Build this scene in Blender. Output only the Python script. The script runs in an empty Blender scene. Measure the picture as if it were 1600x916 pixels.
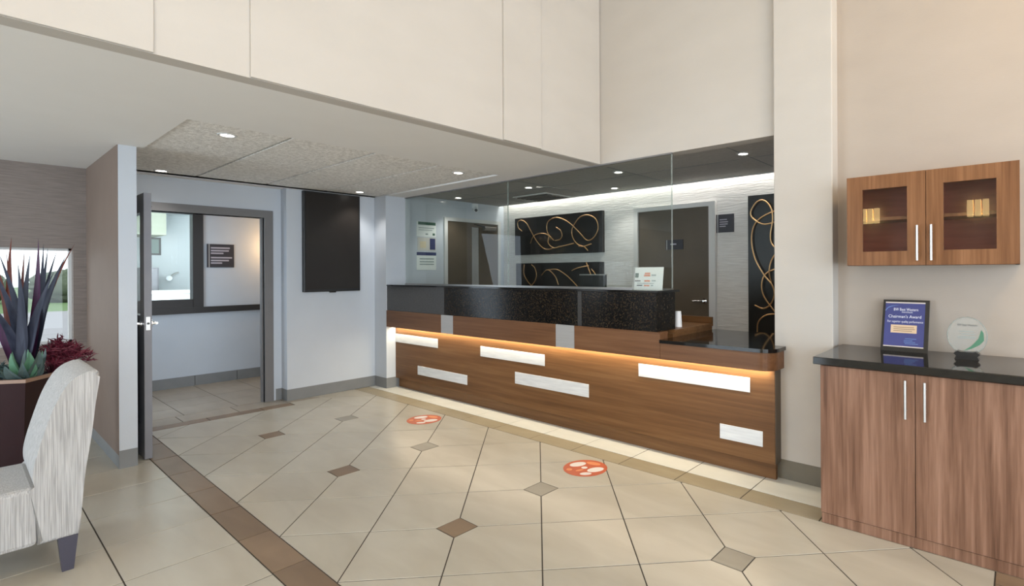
import bpy, bmesh, math, random
from mathutils import Vector, Matrix
from mathutils.bvhtree import BVHTree
random.seed(7)
SC = bpy.context.scene
COL = SC.collection

# ------------------------------------------------------------------ camera
F, CX, CY, YAW, ROLL, EYE = 818.579, 917.892, 424.519, .88157, -.005, 1.4   # pixels of a 1600x916 frame
fx, fy = -math.cos(YAW), math.sin(YAW)
rx, ry = fy, -fx
cam_d = bpy.data.cameras.new('camera')
cam = bpy.data.objects.new('camera', cam_d)
COL.objects.link(cam)
cam_d.sensor_width = 36
cam_d.lens = 36 * F / 1600
cam_d.shift_x = (800 - CX) / 1600
cam_d.shift_y = -(458 - CY) / 1600
cam_d.clip_start = .05
m = Matrix(((rx, 0, -fx, 0), (ry, 0, -fy, 0), (0, 1, 0, EYE), (0, 0, 0, 1)))
cam.matrix_world = m @ Matrix.Rotation(ROLL, 4, 'Z')
SC.camera = cam
cr, sr = math.cos(ROLL), math.sin(ROLL)


def at(u, v, **k):
    """point where the ray of photo pixel (u, v) meets the plane x=, y= or z= given"""
    du, dv = u - CX, v - CY
    U, V = cr * du + sr * dv, -sr * du + cr * dv
    d = (fx + U / F * rx, fy + U / F * ry, -V / F)
    (ax, val), = k.items()
    i = 'xyz'.index(ax)
    o = (0, 0, EYE)
    t = (val - o[i]) / d[i]
    return Vector((o[0] + d[0] * t, o[1] + d[1] * t, o[2] + d[2] * t))


# ------------------------------------------------------------------ world, big lights, exposure
w = bpy.data.worlds.new('world')
SC.world = w
w.use_nodes = True
w.node_tree.nodes['Background'].inputs[0].default_value = (.92, .96, 1, 1)
w.node_tree.nodes['Background'].inputs[1].default_value = 2.2
SC.view_settings.view_transform = 'Standard'
SC.view_settings.look = 'None'
SC.view_settings.gamma = 1
SC.view_settings.use_curve_mapping = False
SC.view_settings.exposure = 0.0


def lamp(name, kind, loc, energy, color=(1, 1, 1), to=None, **k):
    l = bpy.data.lights.new(name, kind)
    l.energy = energy
    l.color = color
    for a, b in k.items():
        setattr(l, a, b)
    o = bpy.data.objects.new(name, l)
    COL.objects.link(o)
    o.location = loc
    if to is not None:
        o.rotation_euler = (Vector(to) - Vector(loc)).to_track_quat('-Z', 'Y').to_euler()
    return o


# assumed daylight: added area lights behind and beside the camera, no glazing built there
lamp('assumed_daylight_left', 'AREA', (-4.5, -4.85, 1.35), 195, (.72, .86, 1), (-4.5, 5, 1.35), shape='RECTANGLE', size=3.0, size_y=2.4)
lamp('assumed_daylight_front', 'AREA', (2.6, -4.85, 1.6), 130, (.74, .87, 1), (2.6, 5, 1.6), shape='RECTANGLE', size=3.2, size_y=2.9)
lamp('assumed_daylight_side', 'AREA', (4.35, -.8, 1.5), 215, (.72, .86, 1), (-6, -.8, 1.5), shape='RECTANGLE', size=6.5, size_y=2.7)

# ------------------------------------------------------------------ node helpers and materials
MATS = {}


def _n(nt, t, **k):
    n = nt.nodes.new(t)
    for a, b in k.items():
        if a.startswith('_'):
            setattr(n, a[1:], b)
        else:
            key = int(a[1:]) if a[0] == 'i' and a[1:].isdigit() else a.replace('__', ' ')
            n.inputs[key].default_value = b
    return n


def c4(c):
    return tuple(c) + (1,) if len(c) == 3 else c


def mat(name, color, rough=.5, metal=0, color2=None, scale=6, stretch=(1, 1, 1), detail=3, lo=.3, hi=.7, bump=0, bscale=None,
        emit=None, estr=0, spec=.5, kind='noise', coat=0, coords='Object', distort=0):
    m = bpy.data.materials.new(name)
    m.use_nodes = True
    nt = m.node_tree
    b = nt.nodes['Principled BSDF']
    b.inputs['Base Color'].default_value = c4(color)
    b.inputs['Roughness'].default_value = rough
    b.inputs['Metallic'].default_value = metal
    b.inputs['Specular IOR Level'].default_value = spec
    b.inputs['Coat Weight'].default_value = coat
    if emit:
        b.inputs['Emission Color'].default_value = c4(emit)
        b.inputs['Emission Strength'].default_value = estr
    tc = nt.nodes.new('ShaderNodeTexCoord')
    if coords == 'World':
        g = nt.nodes.new('ShaderNodeNewGeometry')
        src = g.outputs['Position']
    else:
        src = tc.outputs[coords]
    mp = nt.nodes.new('ShaderNodeMapping')
    mp.inputs['Scale'].default_value = stretch
    nt.links.new(src, mp.inputs[0])
    if kind == 'noise':
        t = _n(nt, 'ShaderNodeTexNoise', Scale=scale, Detail=detail, Distortion=distort)
        out = t.outputs['Fac']
    elif kind == 'voronoi':
        t = _n(nt, 'ShaderNodeTexVoronoi', Scale=scale)
        out = t.outputs['Color']
    nt.links.new(mp.outputs[0], t.inputs['Vector'])
    if color2 is not None:
        r = nt.nodes.new('ShaderNodeValToRGB')
        r.color_ramp.elements[0].position = lo
        r.color_ramp.elements[1].position = hi
        r.color_ramp.elements[0].color = c4(color)
        r.color_ramp.elements[1].color = c4(color2)
        nt.links.new(out, r.inputs[0])
        nt.links.new(r.outputs[0], b.inputs['Base Color'])
    if bump:
        if bscale:
            t2 = _n(nt, 'ShaderNodeTexNoise', Scale=bscale, Detail=3)
            nt.links.new(mp.outputs[0], t2.inputs['Vector'])
            out = t2.outputs['Fac']
        bp = _n(nt, 'ShaderNodeBump', Strength=bump, Distance=.01)
        nt.links.new(out, bp.inputs['Height'])
        nt.links.new(bp.outputs[0], b.inputs['Normal'])
    MATS[name] = m
    return m


def glassmat(name, tint, rough=0.0, ior=1.45, haze=0.0, hazecol=(.8, .9, .85)):
    m = bpy.data.materials.new(name)
    m.use_nodes = True
    nt = m.node_tree
    nt.nodes.remove(nt.nodes['Principled BSDF'])
    out = nt.nodes['Material Output']
    tr = _n(nt, 'ShaderNodeBsdfTransparent', Color=c4(tint))
    gl = _n(nt, 'ShaderNodeBsdfGlossy', Roughness=rough)
    fr = _n(nt, 'ShaderNodeFresnel', IOR=ior)
    mx = nt.nodes.new('ShaderNodeMixShader')
    ge = nt.nodes.new('ShaderNodeNewGeometry')
    sb_ = nt.nodes.new('ShaderNodeMath')
    sb_.operation = 'SUBTRACT'
    sb_.use_clamp = True
    nt.links.new(fr.outputs[0], sb_.inputs[0])
    nt.links.new(ge.outputs['Backfacing'], sb_.inputs[1])      # the far face of a pane lets the light out
    nt.links.new(sb_.outputs[0], mx.inputs[0])
    nt.links.new(tr.outputs[0], mx.inputs[1])
    nt.links.new(gl.outputs[0], mx.inputs[2])
    last = mx
    if haze:
        df = _n(nt, 'ShaderNodeBsdfDiffuse', Color=c4(hazecol))
        m2 = _n(nt, 'ShaderNodeMixShader', Fac=haze)
        nt.links.new(mx.outputs[0], m2.inputs[1])
        nt.links.new(df.outputs[0], m2.inputs[2])
        last = m2
    nt.links.new(last.outputs[0], out.inputs[0])
    MATS[name] = m
    return m


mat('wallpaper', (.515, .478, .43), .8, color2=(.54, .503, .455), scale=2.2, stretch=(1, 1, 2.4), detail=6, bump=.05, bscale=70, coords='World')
mat('wallpaper_warm_lit', (.415, .355, .298), .8, color2=(.44, .378, .32), scale=2.2, stretch=(1, 1, 2.4), detail=6, bump=.05, bscale=70, coords='World')  # same wallpaper, warm lamp glow on the right wall put into the colour
mat('paint_white', (.54, .58, .63), .6, color2=(.56, .60, .65), scale=4, bump=.05, bscale=80, coords='World')
mat('paint_soffit', (.80, .785, .755), .85, color2=(.82, .805, .775), scale=3, coords='World')
mat('paint_hall', (.53, .575, .63), .6, color2=(.55, .595, .65), scale=4, coords='World')
mat('baseboard_grey', (.20, .205, .205), .5, color2=(.22, .225, .225), scale=8)
mat('baseboard_olive', (.15, .13, .095), .5, color2=(.17, .15, .11), scale=8)
mat('acoustic', (.66, .64, .60), .95, color2=(.92, .90, .86), scale=42, detail=6, lo=.35, hi=.65, bump=.5, bscale=90, coords='World')
mat('office_ceiling', (.44, .42, .39), .9, color2=(.50, .48, .45), scale=30, coords='World')
mat('gap_dark', (.10, .09, .08), .8)
mat('ledger', (.62, .60, .57), .4, color2=(.76, .745, .72), scale=5, stretch=(1.2, 1.2, 22), detail=4, bump=.55, coords='World')
mat('ledger_brown', (.19, .155, .135), .6, color2=(.26, .215, .19), scale=5, stretch=(1.2, 1.2, 22), detail=4, bump=.5, coords='World')
mat('partition_brown', (.19, .138, .108), .7, color2=(.205, .15, .118), scale=5, coords='World')
mat('grout', (.06, .05, .04), .9)


def tilemat(name, a, b, rough, vein):
    m = mat(name, a, rough, color2=b, scale=2.2, stretch=(1, 3, 1), detail=5, lo=.3, hi=.75, coords='World', distort=.6)
    nt = m.node_tree
    bs = nt.nodes['Principled BSDF']
    ramp = [n for n in nt.nodes if n.type == 'VALTORGB'][0]
    oi = nt.nodes.new('ShaderNodeObjectInfo')
    mr = _n(nt, 'ShaderNodeMapRange')
    mr.inputs['To Min'].default_value = 1 - vein
    mr.inputs['To Max'].default_value = 1 + vein
    nt.links.new(oi.outputs['Random'], mr.inputs['Value'])
    hs = nt.nodes.new('ShaderNodeHueSaturation')
    nt.links.new(mr.outputs[0], hs.inputs['Value'])
    nt.links.new(ramp.outputs[0], hs.inputs['Color'])
    nt.links.new(hs.outputs[0], bs.inputs['Base Color'])
    return m


tilemat('tile_cream', (.43, .395, .325), (.51, .475, .40), .28, .045)
tilemat('tile_grey', (.25, .225, .18), (.31, .285, .235), .36, .08)
tilemat('tile_pale_lit', (.65, .65, .60), (.73, .73, .68), .28, .03)  # paler strip by the counter, light spill and reflection put into its colour
tilemat('tile_tan', (.31, .26, .175), (.39, .335, .235), .34, .06)
tilemat('tile_brown', (.185, .125, .08), (.255, .178, .115), .36, .10)
tilemat('tile_hall', (.30, .26, .21), (.37, .325, .265), .4, .06)


def wood(name, a, b, c, axis, scale=1.0, rough=.38):
    """laminate: long grain along one axis"""
    m = bpy.data.materials.new(name)
    m.use_nodes = True
    nt = m.node_tree
    bs = nt.nodes['Principled BSDF']
    g = nt.nodes.new('ShaderNodeNewGeometry')
    mp = nt.nodes.new('ShaderNodeMapping')
    st = [26 * scale] * 3
    st[axis] = .9 * scale
    mp.inputs['Scale'].default_value = st
    nt.links.new(g.outputs['Position'], mp.inputs[0])
    t = _n(nt, 'ShaderNodeTexNoise', Scale=1.6, Detail=5, Roughness=.62, Distortion=.35)
    nt.links.new(mp.outputs[0], t.inputs['Vector'])
    mp2 = nt.nodes.new('ShaderNodeMapping')
    st2 = [7 * scale] * 3
    st2[axis] = .35 * scale
    mp2.inputs['Scale'].default_value = st2
    nt.links.new(g.outputs['Position'], mp2.inputs[0])
    t2 = _n(nt, 'ShaderNodeTexNoise', Scale=1.4, Detail=3, Distortion=.8)
    nt.links.new(mp2.outputs[0], t2.inputs['Vector'])
    mix = nt.nodes.new('ShaderNodeMath')
    mix.operation = 'ADD'
    nt.links.new(t.outputs['Fac'], mix.inputs[0])
    nt.links.new(t2.outputs['Fac'], mix.inputs[1])
    hf = nt.nodes.new('ShaderNodeMath')
    hf.operation = 'MULTIPLY'
    hf.inputs[1].default_value = .5
    nt.links.new(mix.outputs[0], hf.inputs[0])
    r = nt.nodes.new('ShaderNodeValToRGB')
    r.color_ramp.elements[0].position = .34
    r.color_ramp.elements[1].position = .66
    r.color_ramp.elements[0].color = c4(a)
    r.color_ramp.elements[1].color = c4(c)
    e = r.color_ramp.elements.new(.5)
    e.color = c4(b)
    nt.links.new(hf.outputs[0], r.inputs[0])
    nt.links.new(r.outputs[0], bs.inputs['Base Color'])
    bs.inputs['Roughness'].default_value = rough
    bs.inputs['Specular IOR Level'].default_value = .25
    bp = _n(nt, 'ShaderNodeBump', Strength=.06, Distance=.005)
    nt.links.new(t.outputs['Fac'], bp.inputs['Height'])
    nt.links.new(bp.outputs[0], bs.inputs['Normal'])
    MATS[name] = m
    return m


wood('wood_counter', (.11, .050, .019), (.158, .075, .029), (.21, .108, .045), 0)
wood('wood_apron', (.115, .05, .022), (.16, .074, .033), (.21, .104, .05), 0)
wood('wood_cabinet', (.12, .058, .034), (.225, .118, .074), (.335, .19, .128), 2, 1.5)
wood('wood_upper', (.13, .052, .018), (.20, .088, .035), (.275, .13, .058), 2, 1.5)
mat('wood_inner', (.24, .045, .016), .5, color2=(.33, .075, .03), scale=6, stretch=(1, 1, 6))
mat('granite', (.006, .0055, .005), .16, color2=(.06, .04, .022), scale=130, kind='voronoi', lo=.62, hi=1.0, spec=.3, coords='World')
mat('granite_reflection_joint', (.042, .040, .038), .25, color2=(.052, .05, .048), scale=60, coords='World')  # grey joint strip; on the left slab a wall reflection put into the colour
mat('granite_black', (.006, .006, .006), .06, color2=(.018, .017, .015), scale=150, kind='voronoi', lo=.6, hi=.95, spec=.6, coords='World')
mat('metal_plate', (.40, .39, .38), .45, metal=.3, color2=(.44, .43, .42), scale=4, stretch=(1, 1, 40))
mat('bar_white', (.66, .68, .70), .35, metal=.15, color2=(.80, .82, .83), scale=5, stretch=(1, 1, 12))
mat('steel', (.52, .505, .48), .3, metal=1)
mat('chrome', (.8, .8, .8), .12, metal=1)
mat('door_grey', (.19, .19, .21), .38, color2=(.21, .21, .23), scale=5)
mat('frame_grey', (.16, .155, .155), .45, color2=(.175, .17, .17), scale=5)
mat('frame_dark', (.030, .028, .028), .4)
mat('door_brown', (.095, .072, .048), .5, color2=(.115, .088, .06), scale=3)
mat('trim_pale', (.62, .615, .60), .5)
mat('screen', (.019, .015, .013), .3, color2=(.022, .018, .015), scale=2, spec=.3)
mat('bezel', (.008, .008, .008), .35)
mat('canvas_black', (.010, .009, .008), .4, color2=(.016, .014, .012), scale=8)
mat('ribbon_gold', (.52, .29, .12), .35, metal=.6, color2=(.62, .38, .18), scale=8)
mat('sign_dark', (.035, .033, .042), .5)
mat('sign_print', (.42, .40, .46), .6)
mat('paper', (.80, .83, .80), .6)
mat('paper_warm', (.62, .60, .55), .6)
mat('print_green', (.05, .12, .08), .6)
mat('print_blue', (.04, .05, .14), .6)
mat('print_grey', (.30, .36, .34), .6)
mat('print_orange', (.75, .22, .07), .6)
mat('print_dark', (.05, .06, .07), .6)
mat('plastic_white', (.85, .86, .87), .35)
mat('plastic_black', (.012, .012, .012), .3)
mat('sticker_red', (.50, .095, .035), .5)
mat('sticker_orange', (.72, .25, .10), .5)
mat('sticker_white', (.75, .69, .66), .5)
mat('plaque_blue', (.045, .055, .20), .25, color2=(.06, .07, .24), scale=3)
mat('plaque_sky', (.12, .22, .48), .3)
mat('plaque_label', (.72, .54, .36), .35, metal=.2)
mat('silver', (.70, .66, .66), .3, metal=.6)
mat('print_white', (.80, .82, .90), .5)
mat('leaf_green_dark', (.08, .22, .13), .4)
mat('leaf_slate', (.013, .015, .026), .4, spec=.15, color2=(.045, .050, .075), scale=4, stretch=(6, 6, .6))
mat('leaf_rust', (.075, .016, .010), .45, spec=.15, color2=(.14, .035, .02), scale=4, stretch=(6, 6, .6))
mat('leaf_purple', (.030, .010, .028), .4, spec=.15, color2=(.075, .022, .065), scale=4, stretch=(6, 6, .6))
mat('leaf_green', (.06, .15, .09), .5, color2=(.11, .25, .15), scale=6)
mat('leaf_bluegreen', (.05, .085, .085), .5, color2=(.10, .15, .15), scale=6)
mat('leaf_maroon', (.10, .012, .025), .5, color2=(.16, .02, .04), scale=9)
mat('leaf_pink', (.30, .09, .10), .5, color2=(.2, .04, .05), scale=9)
mat('planter', (.018, .006, .007), .3, spec=.15, color2=(.026, .008, .009), scale=3)
mat('planter_rim', (.26, .16, .11), .4)
mat('soil', (.03, .022, .015), .9, color2=(.05, .036, .025), scale=30)
mat('leg_dark', (.055, .052, .075), .4)
mat('led_warm', (1, .85, .6), .5, emit=(1, .76, .42), estr=6)
mat('led_white', (1, 1, 1), .5, emit=(1, .97, .92), estr=9)
mat('bulb', (1, 1, 1), .5, emit=(1, .95, .86), estr=14)
mat('bulb_warm', (1, .8, .5), .5, emit=(1, .70, .30), estr=13)
mat('grass', (.06, .12, .03), .9, color2=(.10, .18, .05), scale=4)
mat('asphalt', (.22, .22, .23), .9, color2=(.26, .26, .27), scale=8)
mat('pavement', (.50, .50, .49), .9, color2=(.55, .55, .54), scale=6)
mat('hedge', (.055, .075, .045), .9, color2=(.11, .135, .085), scale=12, bump=1)
mat('room_white', (.72, .76, .78), .6)
mat('room_green', (.42, .44, .36), .7)
mat('cream_lamp', (.7, .6, .4), .6)
glassmat('glass_clear', (.93, .955, .94), ior=1.45)
glassmat('glass_pane', (.95, .97, .97), ior=1.45)
glassmat('glass_cab', (.95, .94, .93), ior=1.5)
glassmat('acrylic', (.93, .95, .94), ior=1.35, haze=.10, hazecol=(.9, .9, .9))
glassmat('acrylic_edge', (.8, .85, .83), ior=1.6, haze=.3, hazecol=(.55, .58, .56))


def fabric():
    m = bpy.data.materials.new('fabric_stripe')
    m.use_nodes = True
    nt = m.node_tree
    bs = nt.nodes['Principled BSDF']
    g = nt.nodes.new('ShaderNodeNewGeometry')
    mp = nt.nodes.new('ShaderNodeMapping')
    mp.inputs['Scale'].default_value = (105, 105, 2.6)
    nt.links.new(g.outputs['Position'], mp.inputs[0])
    t = _n(nt, 'ShaderNodeTexNoise', Scale=2.0, Detail=4, Distortion=.5)
    nt.links.new(mp.outputs[0], t.inputs['Vector'])
    r = nt.nodes.new('ShaderNodeValToRGB')
    r.color_ramp.elements[0].position = .36
    r.color_ramp.elements[1].position = .62
    r.color_ramp.elements[0].color = (.31, .305, .30, 1)
    r.color_ramp.elements[1].color = (.49, .485, .48, 1)
    nt.links.new(t.outputs['Fac'], r.inputs[0])
    nt.links.new(r.outputs[0], bs.inputs['Base Color'])
    bs.inputs['Roughness'].default_value = .85
    bp = _n(nt, 'ShaderNodeBump', Strength=.2, Distance=.004)
    nt.links.new(t.outputs['Fac'], bp.inputs['Height'])
    nt.links.new(bp.outputs[0], bs.inputs['Normal'])
    MATS['fabric_stripe'] = m


fabric()

# ------------------------------------------------------------------ object helpers


def tag(o, label=None, cat=None, group=None, kind=None):
    if label:
        o['label'] = label
    if cat:
        o['category'] = cat
    if group:
        o['group'] = group
    if kind:
        o['kind'] = kind
    return o


def thing(name, label, cat, loc=(0, 0, 0), group=None):
    o = bpy.data.objects.new(name, None)
    COL.objects.link(o)
    o.location = loc
    o.empty_display_size = .1
    return tag(o, label, cat, group)


def wpos(o):
    p = Vector((0, 0, 0))
    while o is not None:
        p += o.location
        o = o.parent
    return p


def obj(name, bm, material, parent=None, smooth=False):
    """link a bmesh given in world coordinates as one object, its origin at its centre"""
    vs = [v.co for v in bm.verts]
    c = Vector([(min(v[i] for v in vs) + max(v[i] for v in vs)) / 2 for i in range(3)])
    for v in bm.verts:
        v.co -= c
    bmesh.ops.recalc_face_normals(bm, faces=bm.faces)
    me = bpy.data.meshes.new(name)
    bm.to_mesh(me)
    bm.free()
    me.materials.append(MATS[material])
    if smooth:
        for p in me.polygons:
            p.use_smooth = True
        me.set_sharp_from_angle(angle=.75)
    o = bpy.data.objects.new(name, me)
    COL.objects.link(o)
    o.parent = parent
    o.location = c - (wpos(parent) if parent else Vector())
    return o


def bx(bm, x0, x1, y0, y1, z0, z1, bev=0):
    b = bmesh.new() if bev else bm
    vs = [b.verts.new((x, y, z)) for z in (z0, z1) for x, y in ((x0, y0), (x1, y0), (x1, y1), (x0, y1))]
    for f in ((3, 2, 1, 0), (4, 5, 6, 7), (0, 1, 5, 4), (1, 2, 6, 5), (2, 3, 7, 6), (3, 0, 4, 7)):
        b.faces.new([vs[i] for i in f])
    if bev:
        bmesh.ops.bevel(b, geom=b.edges[:], offset=bev, segments=2, affect='EDGES', profile=.5)
        me = bpy.data.meshes.new('tmp')
        b.to_mesh(me)
        b.free()
        bm.from_mesh(me)
        bpy.data.meshes.remove(me)
    return bm


def box(name, x0, x1, y0, y1, z0, z1, material, parent=None, bev=0):
    return obj(name, bx(bmesh.new(), x0, x1, y0, y1, z0, z1, bev), material, parent)


def prism(bm, poly, z0, z1):
    a = [bm.verts.new((p[0], p[1], z0)) for p in poly]
    b = [bm.verts.new((p[0], p[1], z1)) for p in poly]
    n = len(poly)
    bm.faces.new(a[::-1])
    bm.faces.new(b)
    for i in range(n):
        bm.faces.new((a[i], a[(i + 1) % n], b[(i + 1) % n], b[i]))
    return bm


def extr(bm, pts, d):
    """extrude any planar 3d polygon by vector d"""
    d = Vector(d)
    a = [bm.verts.new(Vector(p)) for p in pts]
    b = [bm.verts.new(Vector(p) + d) for p in pts]
    n = len(pts)
    bm.faces.new(a[::-1])
    bm.faces.new(b)
    for i in range(n):
        bm.faces.new((a[i], a[(i + 1) % n], b[(i + 1) % n], b[i]))
    return bm


def cyl(bm, p0, p1, r0, r1=None, seg=16):
    r1 = r0 if r1 is None else r1
    p0, p1 = Vector(p0), Vector(p1)
    d = (p1 - p0).normalized()
    s = d.cross(Vector((0, 0, 1)))
    s = s.normalized() if s.length > 1e-4 else Vector((1, 0, 0))
    t = d.cross(s)
    A, B = [], []
    for i in range(seg):
        q = 2 * math.pi * i / seg
        k = s * math.cos(q) + t * math.sin(q)
        A.append(bm.verts.new(p0 + k * r0))
        B.append(bm.verts.new(p1 + k * r1))
    bm.faces.new(A)
    bm.faces.new(B[::-1])
    for i in range(seg):
        bm.faces.new((A[i], B[i], B[(i + 1) % seg], A[(i + 1) % seg]))
    return bm


def spline(pts, n=6):
    P = [Vector(p) for p in pts]
    P = [2 * P[0] - P[1]] + P + [2 * P[-1] - P[-2]]
    out = []
    for i in range(1, len(P) - 2):
        for k in range(n):
            t = k / n
            a, b, c, d = P[i - 1:i + 3]
            out.append(.5 * ((2 * b) + (c - a) * t + (2 * a - 5 * b + 4 * c - d) * t * t + (3 * b - a - 3 * c + d) * t ** 3))
    out.append(P[-2])
    return out


def tube(bm, pts, r, seg=6, flat=None):
    """tube along points; flat=(normal, depth) gives a ribbon section"""
    rings = []
    n = len(pts)
    for i, p in enumerate(pts):
        d = (pts[min(i + 1, n - 1)] - pts[max(i - 1, 0)]).normalized()
        if flat:
            t = Vector(flat[0])
            s = d.cross(t).normalized()
            a, b = r, flat[1]
        else:
            s = d.cross(Vector((.31, .17, .93))).normalized()
            t = d.cross(s)
            a = b = r
        rings.append([bm.verts.new(p + s * math.cos(2 * math.pi * k / seg) * a + t * math.sin(2 * math.pi * k / seg) * b) for k in range(seg)])
    for A, B in zip(rings, rings[1:]):
        for k in range(seg):
            bm.faces.new((A[k], A[(k + 1) % seg], B[(k + 1) % seg], B[k]))
    bm.faces.new(rings[0][::-1])
    bm.faces.new(rings[-1])
    return bm


def textbm(s, size, origin, right, up, depth=.0008, width=None, font_align='LEFT'):
    cu = bpy.data.curves.new('lettering', 'FONT')
    cu.body = s
    cu.size = size
    cu.align_x = font_align
    cu.extrude = 0
    cu.resolution_u = 2
    o = bpy.data.objects.new('lettering', cu)
    COL.objects.link(o)
    dg = bpy.context.evaluated_depsgraph_get()
    dg.update()
    me = bpy.data.meshes.new_from_object(o.evaluated_get(dg))
    bpy.data.objects.remove(o)
    bpy.data.curves.remove(cu)
    xs = [v.co.x for v in me.vertices]
    k = width / (max(xs) - min(xs)) if width else 1
    R, Uv, O = Vector(right), Vector(up), Vector(origin)
    for v in me.vertices:
        v.co = O + R * v.co.x * k + Uv * v.co.y
    bm = bmesh.new()
    bm.from_mesh(me)
    bpy.data.meshes.remove(me)
    return bm


def struct(name, bm, material, label=None, parent=None):
    o = obj(name, bm, material, parent)
    if parent is None:
        o['kind'] = 'structure'
        if label:
            o['label'] = label
    return o


def sbox(name, x0, x1, y0, y1, z0, z1, material, label=None, parent=None, bev=0):
    return struct(name, bx(bmesh.new(), x0, x1, y0, y1, z0, z1, bev), material, label, parent)


# ------------------------------------------------------------------ room dimensions (metres)
H = 2.33          # soffit
TOP = 4.7         # lobby ceiling
XA = -2.82        # bulkhead face above the soffit
YR = 3.68         # right wall
YG = 3.60         # glass / header plane
YB = 5.30         # office back wall
XO = -6.00        # office left wall
XT = -6.17        # television wall
XD = -6.32        # door wall
XH = -7.97        # corridor wall
XL = -6.35        # stone wall with window
YP0, YP1 = .76, .862   # partition thickness

# ------------------------------------------------------------------ floor
bm = bx(bmesh.new(), -6.55, 4.6, -5.2, 8.0, -.12, -.0025)
bx(bm, -12.5, -6.55, .88, 8.0, -.12, -.0025)
fl = struct('floor', bm, 'grout', 'cream porcelain tile floor with brown border bands and small diamond insets')
S = .46219
OX, OY = -2.38635, 1.75971
G = .0032
R2 = math.sqrt(2)
BL0, BL1 = .947, 1.102        # left brown band
BR0, BR1 = 3.075, 3.252       # brown band by the counter
XS0, XS1 = -6.085, -5.945     # brown threshold band


def clip(poly, nx, ny, d):
    """keep n.p >= d"""
    out = []
    for i in range(len(poly)):
        a, b = poly[i], poly[(i + 1) % len(poly)]
        da, db = nx * a[0] + ny * a[1] - d, nx * b[0] + ny * b[1] - d
        if da >= 0:
            out.append(a)
        if da * db < 0:
            t = da / (da - db)
            out.append((a[0] + (b[0] - a[0]) * t, a[1] + (b[1] - a[1]) * t))
    return out


def area(p):
    return abs(sum(p[i][0] * p[(i + 1) % len(p)][1] - p[(i + 1) % len(p)][0] * p[i][1] for i in range(len(p)))) / 2


def put_tile(poly, material, name='tile'):
    if len(poly) < 3 or area(poly) < .002:
        return
    bm = bmesh.new()
    dz = random.uniform(-.0004, .0004)
    n = len(poly)
    cx = sum(p[0] for p in poly) / n
    cy = sum(p[1] for p in poly) / n
    a = [bm.verts.new((p[0], p[1], -.008)) for p in poly]
    b = [bm.verts.new((p[0], p[1], -.0012 + dz)) for p in poly]
    c = [bm.verts.new((p[0] + (cx - p[0]) * .006, p[1] + (cy - p[1]) * .006, dz)) for p in poly]
    bm.faces.new(c)
    for A, B in ((a, b), (b, c)):
        for i in range(n):
            bm.faces.new((A[i], A[(i + 1) % n], B[(i + 1) % n], B[i]))
    obj(name, bm, material, fl)


def rect(x0, x1, y0, y1):
    return [(x0 + G, y0 + G), (x1 - G, y0 + G), (x1 - G, y1 - G), (x0 + G, y1 - G)]


HD = .079


def diamond(a, b):
    return (a + b) in (0, 2) and (a - b) % 4 == 0


FX1 = -.09
for a in range(-9, 9):
    for b in range(-9, 9):
        P = lambda i, j: (OX + (i - j) / R2 * S, OY + (i + j) / R2 * S)
        q = [P(a, b), P(a + 1, b), P(a + 1, b + 1), P(a, b + 1)]
        c = P(a + .5, b + .5)
        sc = 1 - 2 * G / S
        q = [(c[0] + (p[0] - c[0]) * sc, c[1] + (p[1] - c[1]) * sc) for p in q]
        for (i, j), (nx, ny) in (((a, b), (0, 1)), ((a + 1, b), (-1, 0)), ((a + 1, b + 1), (0, -1)), ((a, b + 1), (1, 0))):
            if diamond(i, j):
                p = P(i, j)
                q = clip(q, nx, ny, nx * p[0] + ny * p[1] + HD + G)
        ext = P(a, b)[1] > 2.28
        for nx, ny, d in ((0, 1, BL1 + G), (0, -1, -BR0 + G), (1, 0, (-6.17 if ext else XS1) + G), (-1, 0, -FX1 + G)):
            q = clip(q, nx, ny, d) if q else q
        put_tile(q, 'tile_cream')
        if diamond(a, b):
            p = P(a, b)
            if XS1 + .1 < p[0] < FX1 - .1:
                put_tile(rect(p[0] - HD, p[0] + HD, p[1] - HD, p[1] + HD), 'tile_grey' if a + b == 2 else 'tile_brown', 'diamond_tile')
x = -2.695 - 7 * S
while x < 1.2:                                   # left brown band, then the straight field left of it
    put_tile(rect(max(x, XS0), x + S, BL0, BL1), 'tile_brown', 'border_tile')
    x += S
for k in range(-7, 4):
    x = -3.145 + k * S
    for j in range(4):
        y1 = .947 - j * .4545
        if x < -1.0 or j < 2:
            put_tile(rect(max(x, XL), x + S, y1 - .4545, y1), 'tile_cream')
x = -1.33 - 11 * S
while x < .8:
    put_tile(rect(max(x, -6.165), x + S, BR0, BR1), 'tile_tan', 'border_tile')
    put_tile(rect(max(x, -6.165), x + S, BR1, BR1 + .31), 'tile_pale_lit')
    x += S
y = BL1
while y < BR0 - .05:
    put_tile(rect(FX1, FX1 + .16, y, min(y + S, BR0)), 'tile_brown', 'border_tile')
    y += S
y = BL1
while y < BR0 - .05:                              # threshold band at the corridor door
    if y < 2.2:
        put_tile(rect(XS0, XS1, y, min(y + S, 2.31)), 'tile_brown', 'border_tile')
    y += S
o_ = box('floor_infill', -6.17, XS1 - G, 2.32, BR0, -.02, -.0018, 'tile_cream', fl)
for j in range(-1, 4):
    put_tile(rect(-6.37, XS0, max(YP1, 1.385 + (j - 1) * S), 1.385 + j * S), 'tile_hall')
for k in range(4):
    for j in range(-1, 5):
        put_tile(rect(-6.37 - (k + 1) * S * .87, -6.37 - k * S * .87, max(.965, 1.458 + (j - 1) * .4565), 1.458 + j * .4565), 'tile_hall')

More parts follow.
